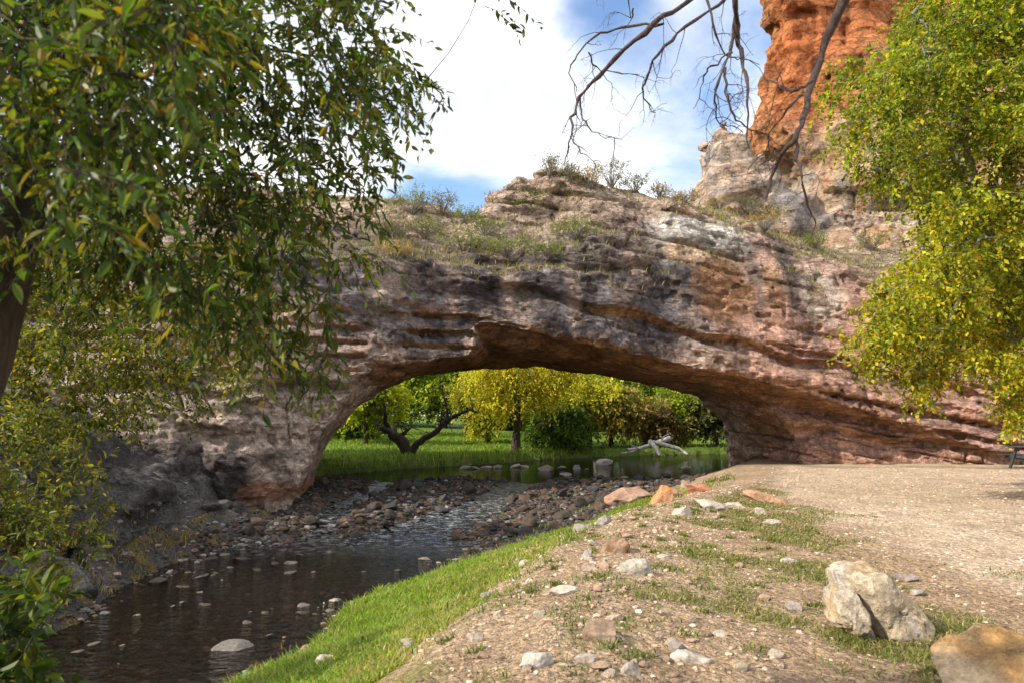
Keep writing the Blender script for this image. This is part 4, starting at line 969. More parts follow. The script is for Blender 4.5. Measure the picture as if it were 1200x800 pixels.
bl = [(640, 208, 1.0, .9, SAGE, 'small dark bush standing alone on the crest of the arch cap', .35),
      (668, 212, .9, .7, SAGE, 'grey low bush on the arch cap, left of the tallest crest bush', 0), (692, 218, 1.4, .9, RUST, 'rusty orange dry bush on the arch cap', 0),
      (716, 216, 1.7, 1.2, SAGE, 'tallest grey bush on the crest of the arch', 0), (742, 222, 1.2, .8, SAGE, 'grey twiggy bush at the right end of the crest bushes', 0),
      (485, 246, 1.8, 1.0, SAGEG, 'dark green bush high on the left shoulder of the arch', 0), (520, 250, 1.3, .9, SAGE, 'grey green bush against the sky on the left shoulder', 0), (545, 258, 1.2, .6, SAGEG, 'low bush in the dip left of the arch cap', 0),
      (620, 252, 1.4, .7, SAGEG, 'olive bush at the foot of the arch cap', 0), (672, 278, 1.9, .65, GBR, 'spreading yellow green bush on the bench under the cap', 0),
      (540, 290, 2.0, .6, GBR, 'bright green bush on the grassy bench, leftmost of the bright ones', 0), (595, 298, 2.0, .65, GBR, 'bright green clump in the middle of the grassy bench', 0), (570, 272, 1.6, .6, SAGEG, 'olive green bush in the upper middle of the grassy bench', 0),
      (640, 300, 1.5, .5, SAGEG, 'olive bush at the right end of the grassy bench, above the dark wall', 0), (500, 275, 1.7, .7, SAGEG, 'grey green bush on the left part of the grassy bench', 0), (455, 275, 1.6, .7, SAGE, 'grey bush at the far left of the grassy bench', 0),
      (465, 300, 1.3, .5, RUST, 'straw coloured bush low on the left of the bench', 0), (880, 248, 1.9, .8, SAGE, 'grey sagebrush at the foot of the grey outcrop', 0), (898, 268, 1.8, .8, RUST, 'straw and orange bush above the white scar', 0),
      (910, 258, 1.6, .8, SAGE, 'grey green bush right of the straw bush below the outcrop', 0), (958, 288, 1.1, .6, GBR, 'round green bush alone on the red ledge', 0), (1025, 290, 1.7, .8, SAGEG, 'pale green bush on the red ledge beside the yellow tree', 0),
      (770, 218, 1.1, .5, RUST, 'low dry brush on the crest right of the bushes', 0), (805, 216, 1.2, .4, RUST, 'low dry brush on the crest beside the grey outcrop', 0), (845, 235, 1.2, .5, RUST, 'dry brush under the left edge of the grey outcrop', 0)]
for i, (px, py, w, hg, cl, lb, dz) in enumerate(bl):
    q = None
    for k in range(0, 30, 3):
        q = surf_top(px, py + k)
        if q is not None: break
    if q is None: continue
    brush('sagebrush' if cl is SAGE else 'shrub', q, w, hg, cl, [4, 3, 3, 2][:len(cl)], 400 + i, lb, group='bushes growing on top of the arch', stems=int(16 + 10 * w), per=15, ll=.075, lw=.035)

# ------------------------------------------------------------------ rocks
def ico(sub):
    t = (1 + 5 ** .5) / 2
    V = unit(np.array([(-1, t, 0), (1, t, 0), (-1, -t, 0), (1, -t, 0), (0, -1, t), (0, 1, t), (0, -1, -t), (0, 1, -t), (t, 0, -1), (t, 0, 1), (-t, 0, -1), (-t, 0, 1)], float))
    Fc = np.array([(0, 11, 5), (0, 5, 1), (0, 1, 7), (0, 7, 10), (0, 10, 11), (1, 5, 9), (5, 11, 4), (11, 10, 2), (10, 7, 6), (7, 1, 8), (3, 9, 4), (3, 4, 2), (3, 2, 6), (3, 6, 8), (3, 8, 9), (4, 9, 5), (2, 4, 11), (6, 2, 10), (8, 6, 7), (9, 8, 1)])
    for _ in range(sub):
        e = np.sort(np.concatenate([Fc[:, [0, 1]], Fc[:, [1, 2]], Fc[:, [2, 0]]]), 1); ue, inv = np.unique(e, axis=0, return_inverse=True); inv = inv.ravel(); n = len(Fc)
        mid = unit(V[ue].mean(1)) ; a, b, c = inv[:n] + len(V), inv[n:2 * n] + len(V), inv[2 * n:] + len(V)
        Fc = np.concatenate([np.stack([Fc[:, 0], a, c], 1), np.stack([Fc[:, 1], b, a], 1), np.stack([Fc[:, 2], c, b], 1), np.stack([a, b, c], 1)]); V = np.concatenate([V, mid])
    return V, Fc
ICO = {k: ico(k) for k in (1, 2, 3, 4, 5)}
def rock_shape(seed, sub=3, cuts=9, rough=.10, soft=.05):
    r = np.random.default_rng(seed); V, Fc = ICO[sub]; V = V.copy()
    for _ in range(cuts):
        n = unit(r.standard_normal(3)); d = .50 + .38 * r.random(); k = V @ n - d
        V = V - n * np.where(k > 0, k - soft * k, 0)[:, None]
    V = V * (1 + rough * fbm(V + seed, 1.6, seed, 3) + rough * .4 * fbm(V + seed, 6, seed + 5, 2))[:, None]
    return V, Fc
def rock_mesh(name, seed, dims, colr, mat, sub=3, cuts=9, rough=.1, colvar=.18, colr2=None):
    V, Fc = rock_shape(seed, sub, cuts, rough); V = V * np.array(dims) / 2
    n = fbm(V / max(dims), 3.0, seed + 9, 4)[:, None]; c = np.array(colr)[None] * (1 + colvar * 2 * n)
    if colr2 is not None: c = lerp(c, np.array(colr2)[None] * (1 + colvar * n), sstep(-.05, .25, fbm(V / max(dims), 2.0, seed + 19, 3))[:, None])
    return mesh_np(name, V, [Fc], mat, np.clip(c, .02, .9), sub >= 3)
def seat(x, y, dz=0): return (x, y, gz1(x, y) + dz)

# the two big boulders, lower right
def boulder():
    q = PZ(1040, 752, .02); Y0 = q[1] + .25; x0 = (1030 - 600) / F * Y0
    root = empty('boulder', np.array(seat(x0, Y0)) + 0, 'large pale sandstone boulder split by a deep crack, at the lower right', 'boulder')
    def outl(pts, depth, seed, cl, yoff):
        """block with a photographed outline as its front face and a rounded, sloping back"""
        zz = gz1(x0, Y0)
        o = np.array([P(a, b, Y0 + yoff - .12) for a, b in pts]); c = o.mean(0); m = len(o)
        # resample
        tt = np.linspace(0, m, 120, endpoint=False); o = np.stack([np.interp(tt, np.arange(m + 1), np.append(o[:, k], o[0, k])) for k in range(3)], 1)
        rings = []
        dyk = np.array([(0.0, -.03), (.35, -.05), (.7, -.035), (.9, 0), (1.0, .07), (1.03, .16), (1.0, .28), (.92, .38), (.75, .45), (.4, .50), (0, .52)]); kk_ = np.linspace(0, 10, 61)
        for s, dy in zip(np.interp(kk_, np.arange(11), dyk[:, 0]), np.interp(kk_, np.arange(11), dyk[:, 1])):
            ring = c + (o - c) * s; ring = ring.copy(); ring[:, 1] += dy * depth / .52; rings.append(ring)
        Vv = np.concatenate(rings); Vv = Vv + unit(Vv - c) * (.035 * fbm(Vv, 7, seed, 5) + .10 * terrace(fbm(Vv, 2.6, seed + 1, 3), 5, .6) - .03 * sstep(.55, .8, fbm(Vv * np.array([1.6, 1, .8]), 3.2, seed + 3, 3, .5, True)))[:, None] + (.05 * terrace(fbm(Vv, 3, seed + 2, 3), 6))[:, None] * np.array([0, -1, .2])
        k = len(rings); i = np.arange(k * 120).reshape(k, 120)
        Qd = np.stack([i[:-1], np.roll(i[:-1], -1, 1), np.roll(i[1:], -1, 1), i[1:]], -1).reshape(-1, 4)
        n_ = fbm(Vv, 4, seed + 7, 4)[:, None]; n3 = fbm(Vv * np.array([1, 1, .6]), 7, seed + 8, 3)[:, None]
        cc = lerp(np.array(cl)[None], C(.52, .34, .16), .65 * sstep(-.0, .4, n_)); cc = lerp(cc, C(.42, .41, .41), .55 * sstep(.1, .35, n3)) * (1 + .12 * n3)
        return mesh_np('block', Vv - np.array(root.location), [Qd], M_BOULDER, cc)
    put('main_block', outl([(990, 668), (1003, 660), (1030, 660), (1040, 668), (1046, 680), (1062, 690), (1076, 703), (1086, 720), (1093, 744), (1088, 757), (1060, 758), (1024, 748), (1018, 732), (1006, 708), (994, 686)], .75, 501, (.50, .40, .28), 0), root)
    put('split_slab', outl([(972, 700), (974, 684), (982, 677), (990, 680), (997, 694), (1008, 716), (1018, 740), (1021, 747), (1004, 741), (985, 731), (973, 722)], .5, 502, (.50, .42, .32), .0), root)
boulder()
bpy.data.objects['boulder'].location += Vector((.085, 0, -.085))
q = PZ(1150, 800, 0)
me = rock_mesh('boulder', 511, (1.0, .8, .62), (.46, .33, .20), M_BOULDER, 5, 13, .14, .3, (.46, .26, .10))
o = put('boulder', me, None, seat(3.16, 4.62, .06), label='tan and orange boulder cut off by the bottom right corner', category='boulder'); o.rotation_euler = (.1, -.12, .5)

GREY = (.38, .37, .35); PINK = (.42, .28, .22); RED = (.45, .19, .10); ORG = (.55, .22, .07); WHT = (.56, .52, .46); TAN = (.44, .34, .24); BRN = (.20, .115, .07)
def pxsize(w, Y): return w / F * Y
singles = [  # px, py(base), width px, aspect depth, height, colour, seed, label
 (747, 672, 44, .8, .62, (.38, .38, .35), 'rounded pale grey stone on the dirt bank'), (725, 646, 36, .9, .75, BRN, 'rusty brown rock on the dirt bank, behind the rounded grey stone'),
 (689, 655, 17, .8, 1.1, GREY, 'small upright grey stone on the bank left of the brown rock'), (690, 668, 18, .8, .7, (.42, .36, .32), 'small pinkish stone below the upright grey one'),
 (682, 621, 30, .8, .55, GREY, 'grey angular stone at the top edge of the grass'), (709, 614, 24, .8, .6, (.36, .35, .34), 'grey stone between the grass edge and the orange rock'),
 (742, 586, 60, .7, .42, PINK, 'flat pinkish slab beside the orange rock'), (778, 588, 34, .7, .75, ORG, 'bright orange rock at the far end of the dirt bank'), (792, 580, 34, .8, .6, (.42, .27, .2), 'dusty pink rock behind the orange one'),
 (806, 572, 20, .8, .8, TAN, 'small tan rock between the two far red slabs'), (822, 576, 44, .4, .35, (.47, .23, .15), 'long reddish slab behind the white flat stones'), (905, 588, 62, .35, .26, (.45, .21, .12), 'long red slab lying at the edge of the gravel'),
 (800, 603, 40, .7, .35, WHT, 'flat white stone near the far end of the bank'), (838, 597, 46, .6, .28, (.50, .48, .44), 'flat grey white stone beside the long reddish slab'), (862, 594, 30, .6, .32, WHT, 'white flat stone nearest the long red slab'), (895, 603, 26, .6, .4, WHT, 'white stone in front of the long red slab'), (908, 614, 24, .6, .4, GREY, 'grey white stone in a row below the long red slab'),
 (662, 696, 38, .6, .35, WHT, 'flat pale stone on the slope below the grey stones'), (628, 782, 40, .6, .6, (.42, .42, .41), 'jagged grey stone low on the slope at the bottom'), (556, 752, 20, .7, .9, (.42, .38, .34), 'pale upright stone beside the lower grass'), (585, 722, 14, .7, .8, WHT, 'small white stone at the lower grass edge'),
 (810, 776, 46, .7, .4, (.44, .43, .41), 'rough grey white stone in the bottom dirt'), (740, 790, 22, .6, 1.0, GREY, 'narrow grey stone standing at the bottom of the bank'), (707, 752, 54, .7, .55, (.26, .19, .14), 'brown half buried rock at the bottom of the bank'), (688, 776, 28, .7, .6, GREY, 'grey stone beside the half buried brown rock'),
 (383, 772, 26, .8, .6, (.62, .56, .48), 'white stone lying in the grass by the creek'), (934, 715, 24, .7, .55, (.36, .34, .34), 'dark grey stone in the weeds left of the split boulder'), (925, 660, 20, .7, .5, WHT, 'pale stone on the weedy ground above the split boulder'), (1062, 680, 30, .7, .4, (.28, .24, .23), 'dark stone behind the split boulder'), (1078, 697, 24, .7, .4, GREY, 'grey stone right behind the split boulder'), (845, 745, 20, .7, .5, (.48, .44, .4), 'pale stone in the dirt left of the split boulder'), (700, 732, 18, .7, .5, GREY, 'small grey stone in the middle of the lower slope'), (615, 660, 18, .7, .5, WHT, 'white stone at the upper edge of the grass'), (722, 726, 26, .6, .4, (.48, .38, .33), 'pale pink flat stone on the lower dirt'), (780, 655, 18, .6, .4, (.46, .42, .38), 'flat pale stone right of the rounded grey one'),
]
for i, (px, py, w, dp, hh, cl, lb) in enumerate(singles):
    z = 0
    for _ in range(4): q = PZ(px, py, z); z = gz1(q[0], q[1])
    s = pxsize(w, q[1]); dims = (s * 1.05, s * dp * 1.05, s * hh * 1.35)
    o = put('stone' if s < .45 else 'rock', rock_mesh('stone', 600 + i, dims, tuple(v * k_ for v, k_ in zip(cl, (.84, .76, .68))), M_STONE, 4, 14, .16, .3, tuple(.5 * v + .5 * w for v, w in zip(cl, (.34, .24, .16)))), None, (q[0], q[1] + s * dp * .3, gz1(q[0], q[1] + s * dp * .3) + dims[2] * .02), label=lb, category='rock')
    o.rotation_euler = ((-.15 + .3 * random.random()), (.25 if 'long red' in lb else -.1 + .2 * random.random()), -.25 + .5 * random.random())

# prototypes for the repeated stones
PRO = {}
def protos(key, n, cols, dims, sub=3, cuts=9):
    PRO[key] = [rock_mesh('stone', 900 + hash_key(key) * 37 + i, (1, dims[0] + dims[1] * random.random(), dims[2] + dims[3] * random.random()), cols[i % len(cols)], M_STONE, sub, cuts, .12, .2) for i in range(n)]
def hash_key(k): return sum(ord(c) for c in k) % 23
WETC = [(.085, .068, .055), (.065, .055, .048), (.12, .085, .066), (.055, .05, .047), (.15, .10, .075), (.08, .08, .08), (.11, .068, .05)]
DRYC = [(.30, .25, .21), (.24, .22, .21), (.34, .24, .19), (.20, .18, .17), (.27, .19, .15)]
protos('dam', 14, [tuple(v * .72 for v in c) for c in WETC], (.6, .4, .5, .35), 3)
protos('creek', 10, [(.13, .105, .08), (.20, .165, .13), (.10, .09, .08), (.085, .065, .05), (.16, .14, .125)], (.6, .35, .3, .25), 3)
protos('bank', 10, [(.44, .34, .25), (.50, .42, .32), (.38, .27, .19), (.34, .29, .25), (.46, .30, .21)], (.6, .4, .4, .3), 3)
protos('pool', 6, [(.34, .30, .26), (.28, .25, .22), (.42, .37, .31)], (.6, .3, .4, .25), 3)
first = {}
def rep(key, x, y, s, dz, label, group, name='river_rock', zbase=None):
    me = PRO[key][random.randrange(len(PRO[key]))]
    proto = first.get(me.name)
    if proto is None:
        o = bpy.data.objects.new(name, me); first[me.name] = o
    else: o = proto.copy()
    COL.objects.link(o)
    z = gz1(x, y) if zbase is None else zbase
    o.location = (x, y, z + dz * s); o.rotation_euler = (random.uniform(-.3, .3), random.uniform(-.3, .3), random.uniform(0, 6.28)); o.scale = (s, s, s * {'creek': .72, 'pool': .7}.get(key, 1))
    o['label'] = label; o['group'] = group; o['category'] = 'rock'
# rubble dam and riffle
r = np.random.default_rng(81); cnt = 0
pts = []
while cnt < 190:
    y = 17.0 + 8.4 * r.random() ** .8; x = np.interp(y, Yl, Xl) + r.random() * (np.interp(y, Yw, Xw) + 1.4 - np.interp(y, Yl, Xl))
    c_ = min(seg_dist(np.array([x]), np.array([y]), CHA)[0] - .6, seg_dist(np.array([x]), np.array([y]), CHB)[0] - .45)
    if c_ < 0 and r.random() < .6: continue
    s = .26 + .42 * r.random() ** 2.2
    if any(math.hypot(x - a, y - b) < .36 * (s + t) for a, b, t in pts): continue
    pts.append((x, y, s)); cnt += 1
    rep('dam', x, y, s, .12, 'dark wet rock packed in the low rubble dam under the arch', 'rocks of the rubble dam under the arch')
# dry creek margin, right
# creek stones: most named by where they sit in the stream
cs = [(270, 762, 40, 'flat pale stone in the shallow creek near the grass'), (315, 668, 0, ''), (88, 764, 18, 'pale stone in the cluster of the near creek, bottom left'), (70, 752, 14, ''), (105, 755, 20, ''), (140, 757, 14, ''), (132, 778, 16, ''), (92, 772, 16, ''), (182, 682, 30, 'dark stone at the foot of the left bank'), (210, 705, 18, 'small tan upright stone standing in the creek'), (197, 711, 12, ''), (220, 711, 10, ''), (238, 710, 22, ''), (214, 688, 18, ''), (230, 694, 15, ''), (233, 676, 18, ''), (250, 672, 15, ''), (260, 680, 12, ''), (310, 718, 16, ''), (355, 710, 16, 'pinkish stone pair in the creek middle, upper one'), (357, 718, 20, 'pinkish stone pair in the creek middle, lower one'), (385, 716, 18, ''), (316, 726, 12, ''), (315, 744, 16, ''), (335, 672, 22, 'flat grey stone at the tail of the riffle, left one'), (362, 671, 20, 'flat grey stone at the tail of the riffle, right one'), (365, 636, 22, 'tan flat stone below the pier foot'), (322, 660, 18, ''), (397, 703, 12, ''), (233, 768, 10, ''), (320, 655, 20, ''), (340, 660, 16, ''), (300, 668, 14, ''), (497, 655, 24, 'reddish round rock at the right edge of the riffle'), (305, 650, 22, ''), (285, 655, 26, ''), (350, 650, 14, ''), (270, 665, 14, ''), (330, 645, 20, ''), (262, 650, 20, ''), (245, 655, 18, ''), (430, 622, 14, ''), (380, 645, 16, '')]
rc = np.random.default_rng(187)
for _ in range(20):
    t_ = rc.random(); cs.append((int(120 + 330 * t_ + 60 * rc.standard_normal()), int(735 - 95 * t_ + 22 * rc.standard_normal()), int(7 + 12 * rc.random() ** 2), ''))
for i, (px, py, w, lb) in enumerate(cs):
    if not w: continue
    q = PZ(px, py, -1.3); s = pxsize(w, q[1]) * 1.15
    rep('creek', q[0], q[1] + s * .2, s * random.uniform(.75, 1.05), random.uniform(-.08, .06), lb or 'small stone breaking the surface of the shallow creek', 'stones in the shallow creek', 'creek_stone', zbase=max(-1.318, gz1(q[0], q[1]) + .0))
# pool stones: a broken row before the far bank
for i, (px, py, w, lb) in enumerate([(545, 549, 16, 'pale stone in the pool row, leftmost'), (558, 549, 12, ''), (570, 548, 14, ''), (583, 548, 14, ''), (604, 547, 14, ''), (614, 547, 12, ''), (641, 551, 22, 'largest pale stone of the pool row'), (658, 549, 14, ''), (675, 549, 16, ''), (662, 557, 16, 'pale stone in front of the pool row'), (688, 550, 8, ''), (708, 544, 26, 'square brown boulder standing in the pool'), (640, 534, 20, 'grey stone on the far pool bank under the dark shrub'), (732, 560, 10, ''), (805, 549, 14, ''), (555, 520, 0, '')]):
    if not w: continue
    q = PZ(px, py, -.6); s = pxsize(w, q[1]) * .95
    rep('pool', q[0], q[1], s, .12, lb or 'pale stone in the broken row across the pool', 'stones in the pool', 'pool_stone', zbase=-.62)
# loose stones of the slope
r = np.random.default_rng(83); k = 0
while k < 85:
    px = 470 + 480 * r.random(); py = 590 + 205 * r.random(); z = 0
    for _ in range(3): q = PZ(px, py, z); z = gz1(q[0], q[1])
    fd = ground_fields(np.array([q[0]]), np.array([q[1]]))
    if fd['t'][0] < .55 or fd['lot'][0] > .3 or fd['g'][0] > .5 or q[1] > 17 : continue
    if fd['t'][0] > 1.6 and r.random() < .7: continue
    s = .05 + .14 * r.random() ** 2.2; k += 1
    rep('bank', q[0], q[1], s, .10, 'small loose stone scattered on the dirt slope', 'loose stones on the dirt slope', 'slope_stone')

# pebbles too many to count
def pebbles(name, pts, size, cols, seed, mat=M_STONE):
    r = np.random.default_rng(seed); n = len(pts)
    V0, F0 = ICO[1]; base = [V0 * (1 + .22 * np.random.default_rng(s).standard_normal((len(V0), 1)).clip(-1.3, 1.3)) for s in range(8)]
    k = r.integers(0, 8, n); B = np.stack(base)[k]
    a = r.random(n) * 6.283; ca, sa = np.cos(a)[:, None], np.sin(a)[:, None]; sc = size[:, None, None] * np.stack([np.ones(n), .6 + .4 * r.random(n), .4 + .3 * r.random(n)], 1)[:, None, :]
    B = B * sc * .5; X = B[:, :, 0] * ca - B[:, :, 1] * sa; Y = B[:, :, 0] * sa + B[:, :, 1] * ca
    Vv = np.stack([X + pts[:, 0:1], Y + pts[:, 1:2], B[:, :, 2] + pts[:, 2:3]], -1).reshape(-1, 3)
    Fa = (F0[None] + (np.arange(n) * len(V0))[:, None, None]).reshape(-1, 3)
    c = np.array(cols)[r.integers(0, len(cols), n)] * (1 + .2 * r.standard_normal((n, 1))).clip(.5, 1.5)
    put(name, mesh_np(name, Vv, [Fa], mat, np.repeat(c, len(V0), 0), False), kind='stuff')
r = np.random.default_rng(85)
# rubble filling between the dam rocks and along the stony margin
n = 9000; y = 15.5 + 10 * r.random(n); xl = np.interp(y, Yl, Xl); xw = np.interp(y, Yw, Xw); x = xl - .3 + r.random(n) * (xw + 2.0 - xl)
cdist = np.minimum(seg_dist(x, y, CHA) - .5, seg_dist(x, y, CHB) - .35)
fd = ground_fields(x, y); keep = ((cdist > 0) | (r.random(n) < .42)) & (fd['g'] < .3) & (fd['t'] < .55) & ((y > 17.2) | (x > xw - .4) | (x < xl + 1.2))
x, y = x[keep], y[keep]; s = .06 + .16 * r.random(len(x)) ** 2
pebbles('rubble', np.stack([x, y, ground_z(x, y) + .1 * s], 1), s, [tuple(v * .75 for v in c) for c in WETC] + DRYC[3:4], 86)
n = 2600; y = 5.5 + 11 * r.random(n); x = np.interp(y, Yl, Xl) + r.random(n) * (np.interp(y, Yw, Xw) - np.interp(y, Yl, Xl)); s = .03 + .13 * r.random(n) ** 3
pebbles('creek_pebbles', np.stack([x, y, ground_z(x, y) + .05 * s], 1), s, [(.20, .14, .09), (.26, .19, .12), (.14, .11, .08), (.30, .25, .19), (.10, .08, .06)], 87)
n = 16000; px = -.8 + 7 * r.random(n); y = 3.6 + 13.5 * r.random(n) ** 1.35; fd = ground_fields(px, y)
keep = (fd['t'] > .35) & (fd['g'] < .45) & (r.random(n) < np.where(fd['lot'] > .5, .5, 1) * np.where(fd['t'] < 1.5, 1, .6)); x, y = px[keep], y[keep]
s = .008 + .05 * r.random(len(x)) ** 5 * (1 + fbm(xyz(x, y), .8, 88, 3)) + .006 * y / 8
pebbles('gravel', np.stack([x, y, ground_z(x, y) + .1 * s], 1), s, [(.44, .33, .24), (.36, .25, .17), (.52, .42, .32), (.28, .20, .15), (.42, .28, .2)], 88)
n = 3500; x = 4.5 + 14 * r.random(n) ** 1.1; y = 5 + 18 * r.random(n); fd = ground_fields(x, y); keep = (fd['lot'] > .4) & (x < y * .85); x, y = x[keep], y[keep]; s = .015 + .03 * r.random(len(x)) ** 2 + .001 * y
pebbles('lot_gravel', np.stack([x, y, ground_z(x, y) + .1 * s], 1), s, [(.52, .40, .29), (.44, .32, .23), (.55, .45, .35), (.36, .26, .19)], 89)
n = 1500; y = 8 + 10 * r.random(n); x = np.interp(y, Yl, Xl) + .3 - 2.4 * r.random(n) ** 1.5; s = .03 + .14 * r.random(n) ** 3
pebbles('bank_rubble', np.stack([x, y, ground_z(x, y) + .1 * s], 1), s, WETC + DRYC, 90)

# ------------------------------------------------------------------ grass
def blades(name, x, y, hgt, wid, cols, wts, seed, z=None, lean=.5, mat=M_GRASS, dry=None):
    r = np.random.default_rng(seed); n = len(x); z = ground_z(x, y) if z is None else z
    a = r.random(n) * 6.283; d = np.stack([np.cos(a) * lean * (.2 + r.random(n)), np.sin(a) * lean * (.2 + r.random(n)), np.ones(n)], 1); d = unit(d)
    sd = np.stack([-np.sin(a), np.cos(a), np.zeros(n)], 1) * wid[:, None] * .5; b = np.stack([x, y, z - .01], 1); m = b + d * hgt[:, None] * .55; tip = b + d * hgt[:, None] + np.stack([np.cos(a), np.sin(a), 0 * a - .2], 1) * (hgt * lean * .4)[:, None]
    Vv = np.stack([b - sd, b + sd, m + sd * .8, m - sd * .8, tip], 1).reshape(-1, 3); k = (np.arange(n) * 5)[:, None]
    c = pal(n, cols, wts, r, .2)
    if dry is not None: c = lerp(c, pal(n, [(.40, .34, .12), (.34, .33, .07), (.30, .22, .10)], [3, 3, 1.5], r, .2), (r.random(n) < dry)[:, None] * .9)
    put(name, mesh_np(name, Vv, [np.array([[0, 1, 2, 3]]) + k, np.array([[3, 2, 4]]) + k], mat, np.repeat(c, 5, 0), False), kind='stuff')
GRS = [(.16, .27, .018), (.23, .33, .022), (.10, .19, .014), (.31, .33, .045), (.34, .30, .10)]
r = np.random.default_rng(91)
n = 190000; y = 5.5 + 16 * r.random(n) ** 1.25; t = -.05 + .95 * r.random(n); x = np.interp(y, Yw, Xw) + t * (np.interp(y, Yc, Xc) - np.interp(y, Yw, Xw)); fd = ground_fields(x, y)
keep = r.random(n) < fd['g'] ** 1.3; x, y = x[keep], y[keep]; low = 1 - sstep(.1, .5, fd['t'][keep])
blades('grass', x, y, (.03 + .06 * r.random(len(x)) ** 1.5) * (1 + .9 * low + .8 * fd['n'][keep]).clip(.3, 2), .007 + .0011 * y, GRS, [4, 4, 3, 1.6, .7], 92, lean=.8, dry=np.clip(.06 + .55 * sstep(.3, .85, fd['t'][keep]) + .5 * fd['n2'][keep], 0, .8))
n = 200000; x = -.2 + 6.5 * r.random(n); y = 3.7 + 14 * r.random(n) ** 1.5; fd = ground_fields(x, y); keep = r.random(n) < fd['tuft'] ** 1.5 * .8; x, y = x[keep], y[keep]
blades('dry_grass', x, y, .025 + .05 * r.random(len(x)), .005 + .0009 * y, [(.13, .17, .03), (.20, .19, .05), (.34, .27, .12), (.10, .13, .02), (.40, .32, .16)], [4, 3, 2.5, 3, 1.5], 93, lean=1.0)
# weeds scattered over the slope
n = 150; cx_ = -.8 + 4.5 * r.random(n); cy_ = 4.3 + 9 * r.random(n); m = 40
sg_ = (.03 + .12 * r.random(n) ** 2)[:, None]; x = (cx_[:, None] + sg_ * r.standard_normal((n, m))).ravel(); y = (cy_[:, None] + sg_ * r.standard_normal((n, m))).ravel(); fd = ground_fields(x, y); keep = (fd['t'] > .45) & (fd['lot'] < .5); x, y = x[keep], y[keep]
blades('weeds', x, y, .03 + .07 * r.random(len(x)), .008 + .001 * y, [(.10, .15, .03), (.16, .18, .05), (.22, .2, .05)], [4, 3, 2], 94, lean=.9)
n = 2600; a = r.random(n) * 6.283; k = r.random(n) < .6; rr_ = .9 + .22 * r.standard_normal(n)
x = np.where(k, 2.98 + .46 * rr_ * np.cos(a), 3.2 + .52 * rr_ * np.cos(a)); y = np.where(k, 5.42 + .36 * rr_ * np.sin(a), 4.62 + .44 * rr_ * np.sin(a))
blades('boulder_grass', x, y, .03 + .06 * r.random(n), .006 + .0008 * y, [(.13, .17, .03), (.20, .19, .05), (.34, .27, .12), (.10, .13, .02)], [4, 3, 2, 3], 194, lean=.9)
n = 110; cy_ = 6 + 15 * r.random(n); t_ = np.where(r.random(n) < .5, .02 + .1 * r.random(n), .5 + .5 * r.random(n)); cx_ = np.interp(cy_, Yw, Xw) + t_ * (np.interp(cy_, Yc, Xc) - np.interp(cy_, Yw, Xw)); m = 26
x = (cx_[:, None] + .10 * r.standard_normal((n, m))).ravel(); y = (cy_[:, None] + .12 * r.standard_normal((n, m))).ravel()
blades('bank_weeds', x, y, .07 + .14 * r.random(n * m) ** 2, .008 + .0011 * y, [(.12, .2, .02), (.2, .24, .04), (.36, .30, .12), (.09, .14, .02)], [4, 3, 2, 3], 195, lean=.8)
# lawn beyond the pool
n = 45000; x = -18 + 34 * r.random(n); y = 25.5 + 34 * r.random(n); fd = ground_fields(x, y); keep = (fd['lawn'] > .4) & (r.random(n) < np.where(x > 3.5, .35, 1)); x, y = x[keep], y[keep]; near = 1 - sstep(.3, 2.5, y - np.interp(x, SHX, SHY))
blades('lawn_grass', x, y, (.10 + .12 * r.random(len(x))) * (1 + 1.3 * near), np.full(len(x), .045), [(.14, .24, .02), (.20, .30, .022), (.09, .15, .014), (.28, .30, .04)], [4, 4, 3, 1.5], 95, lean=.5)
# bleached tufts on the left bank
n = 5000; y = 7.5 + 10 * r.random(n); x = np.interp(y, Yl, Xl) - .15 - 2.2 * r.random(n) ** 1.3; p = xyz(x, y); keep = fbm(p, 1.1, 96, 3) > .02; x, y = x[keep], y[keep]
blades('bank_grass', x, y, .08 + .16 * r.random(len(x)), np.full(len(x), .014), [(.28, .21, .08), (.20, .16, .05), (.08, .11, .02), (.36, .27, .11)], [4, 3, 2, 2], 97, lean=.9)
# dry grass over the top of the arch
k = np.nonzero((BN[:, 2] > .45) & (BV[:, 2] > 6) & (BV[:, 1] < 31))[0]; kk = r.choice(k, 24000)
pp = BV[kk] + r.standard_normal((len(kk), 3)) * np.array([.05, .05, .0]); mk = fbm(pp, .8, 98, 3) + .25 * sstep(9.5, 7.0, pp[:, 2]) * (pp[:, 0] < 4) > .03; pp = pp[mk]
blades('arch_grass', pp[:, 0], pp[:, 1], .10 + .24 * r.random(len(pp)), np.full(len(pp), .03), [(.24, .21, .09), (.17, .19, .05), (.32, .26, .13), (.12, .15, .04)], [4, 3, 3, 2], 99, z=pp[:, 2], lean=.7)
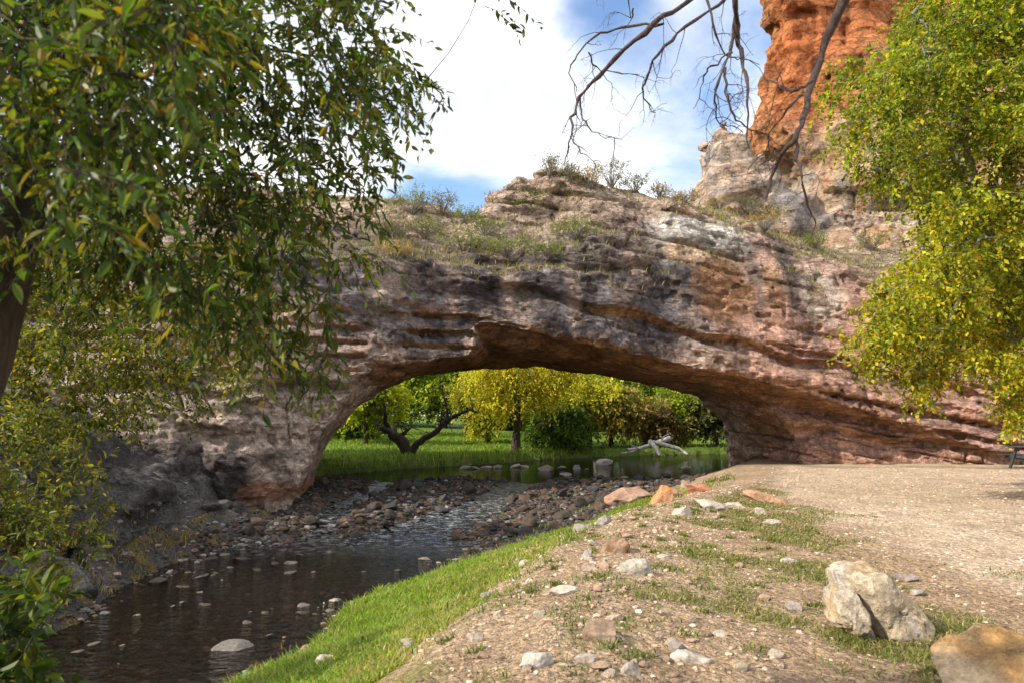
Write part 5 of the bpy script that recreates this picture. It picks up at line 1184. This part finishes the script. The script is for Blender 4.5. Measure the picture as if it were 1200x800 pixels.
# fallen leaves
n = 2600; x = -1.5 + 7 * r.random(n); y = 3.7 + 12 * r.random(n) ** 1.3; fd = ground_fields(x, y); keep = (fd['t'] > .2) & (fd['lot'] < .7); x, y = x[keep], y[keep]; n = len(x)
dd = r.standard_normal((n, 3)) * np.array([1, 1, .15]); Vv, FF, cc = leaves_arrays(np.stack([x, y, ground_z(x, y) + .008], 1), dd, np.tile(np.array([[0, 0, 1.]]), (n, 1)) + .25 * r.standard_normal((n, 3)), .02 + .03 * r.random(n), .012 + .014 * r.random(n), pal(n, [(.40, .30, .12), (.28, .17, .07), (.48, .38, .2), (.42, .33, .05)], [3, 3, 2, 1.2], r), LEAF_SMALL)
put('leaf_litter', mesh_np('leaf_litter', Vv, FF, M_LEAF, cc, False), kind='stuff')

# ------------------------------------------------------------------ picnic table at the far right
def plain(name, c, rough=.7):
    m, t, b = new_mat(name); n = noise_tex(t, 9, 6); t.links.new(mixc(t, ramp(t, n, .3, .7, 0, 1), tuple(v * .75 for v in c), tuple(v * 1.2 for v in c)), b.inputs['Base Color']); b.inputs['Roughness'].default_value = rough; return m
M_TABLE = plain('dark_painted_wood', (.045, .055, .065), .5)
def box_verts(c, s, rot=0):
    V = np.array([(a, b, d) for a in (-.5, .5) for b in (-.5, .5) for d in (-.5, .5)]) * np.array(s)
    if rot: cr_, sr_ = math.cos(rot), math.sin(rot); V = np.stack([V[:, 0], V[:, 1] * cr_ - V[:, 2] * sr_, V[:, 1] * sr_ + V[:, 2] * cr_], 1)
    return V + np.array(c), np.array([(0, 1, 3, 2), (4, 6, 7, 5), (0, 4, 5, 1), (2, 3, 7, 6), (0, 2, 6, 4), (1, 5, 7, 3)])
def boxes(name, lst, mat, parent):
    Vs, Fs, n = [], [], 0
    for b in lst: v, f_ = box_verts(*b); Vs.append(v); Fs.append(f_ + n); n += 8
    o = put(name, mesh_np(name, np.concatenate(Vs), [np.concatenate(Fs)], mat, None, False), parent); bv = o.modifiers.new('bevel', 'BEVEL'); bv.width = .008; bv.segments = 2
tx, ty = 17.75, 23.2
pt = empty('picnic_table', seat(tx, ty), 'dark picnic table at the far right edge under the yellow leaves', 'picnic table')
boxes('tabletop', [((0, -.30 + .15 * i, .75), (1.8, .14, .04)) for i in range(5)], M_TABLE, pt)
for s in (-1, 1): boxes('seat', [((0, s * .70 + .07 * q_, .45), (1.8, .13, .04)) for q_ in (-1, 1)], M_TABLE, pt)
for s in (-1, 1):
    boxes('leg', [((s * .6, -.36, .36), (.06, .09, .86), -.5), ((s * .665, .36, .36), (.06, .09, .86), .5), ((s * .60, 0, .40), (.05, 1.6, .09))], M_TABLE, pt)
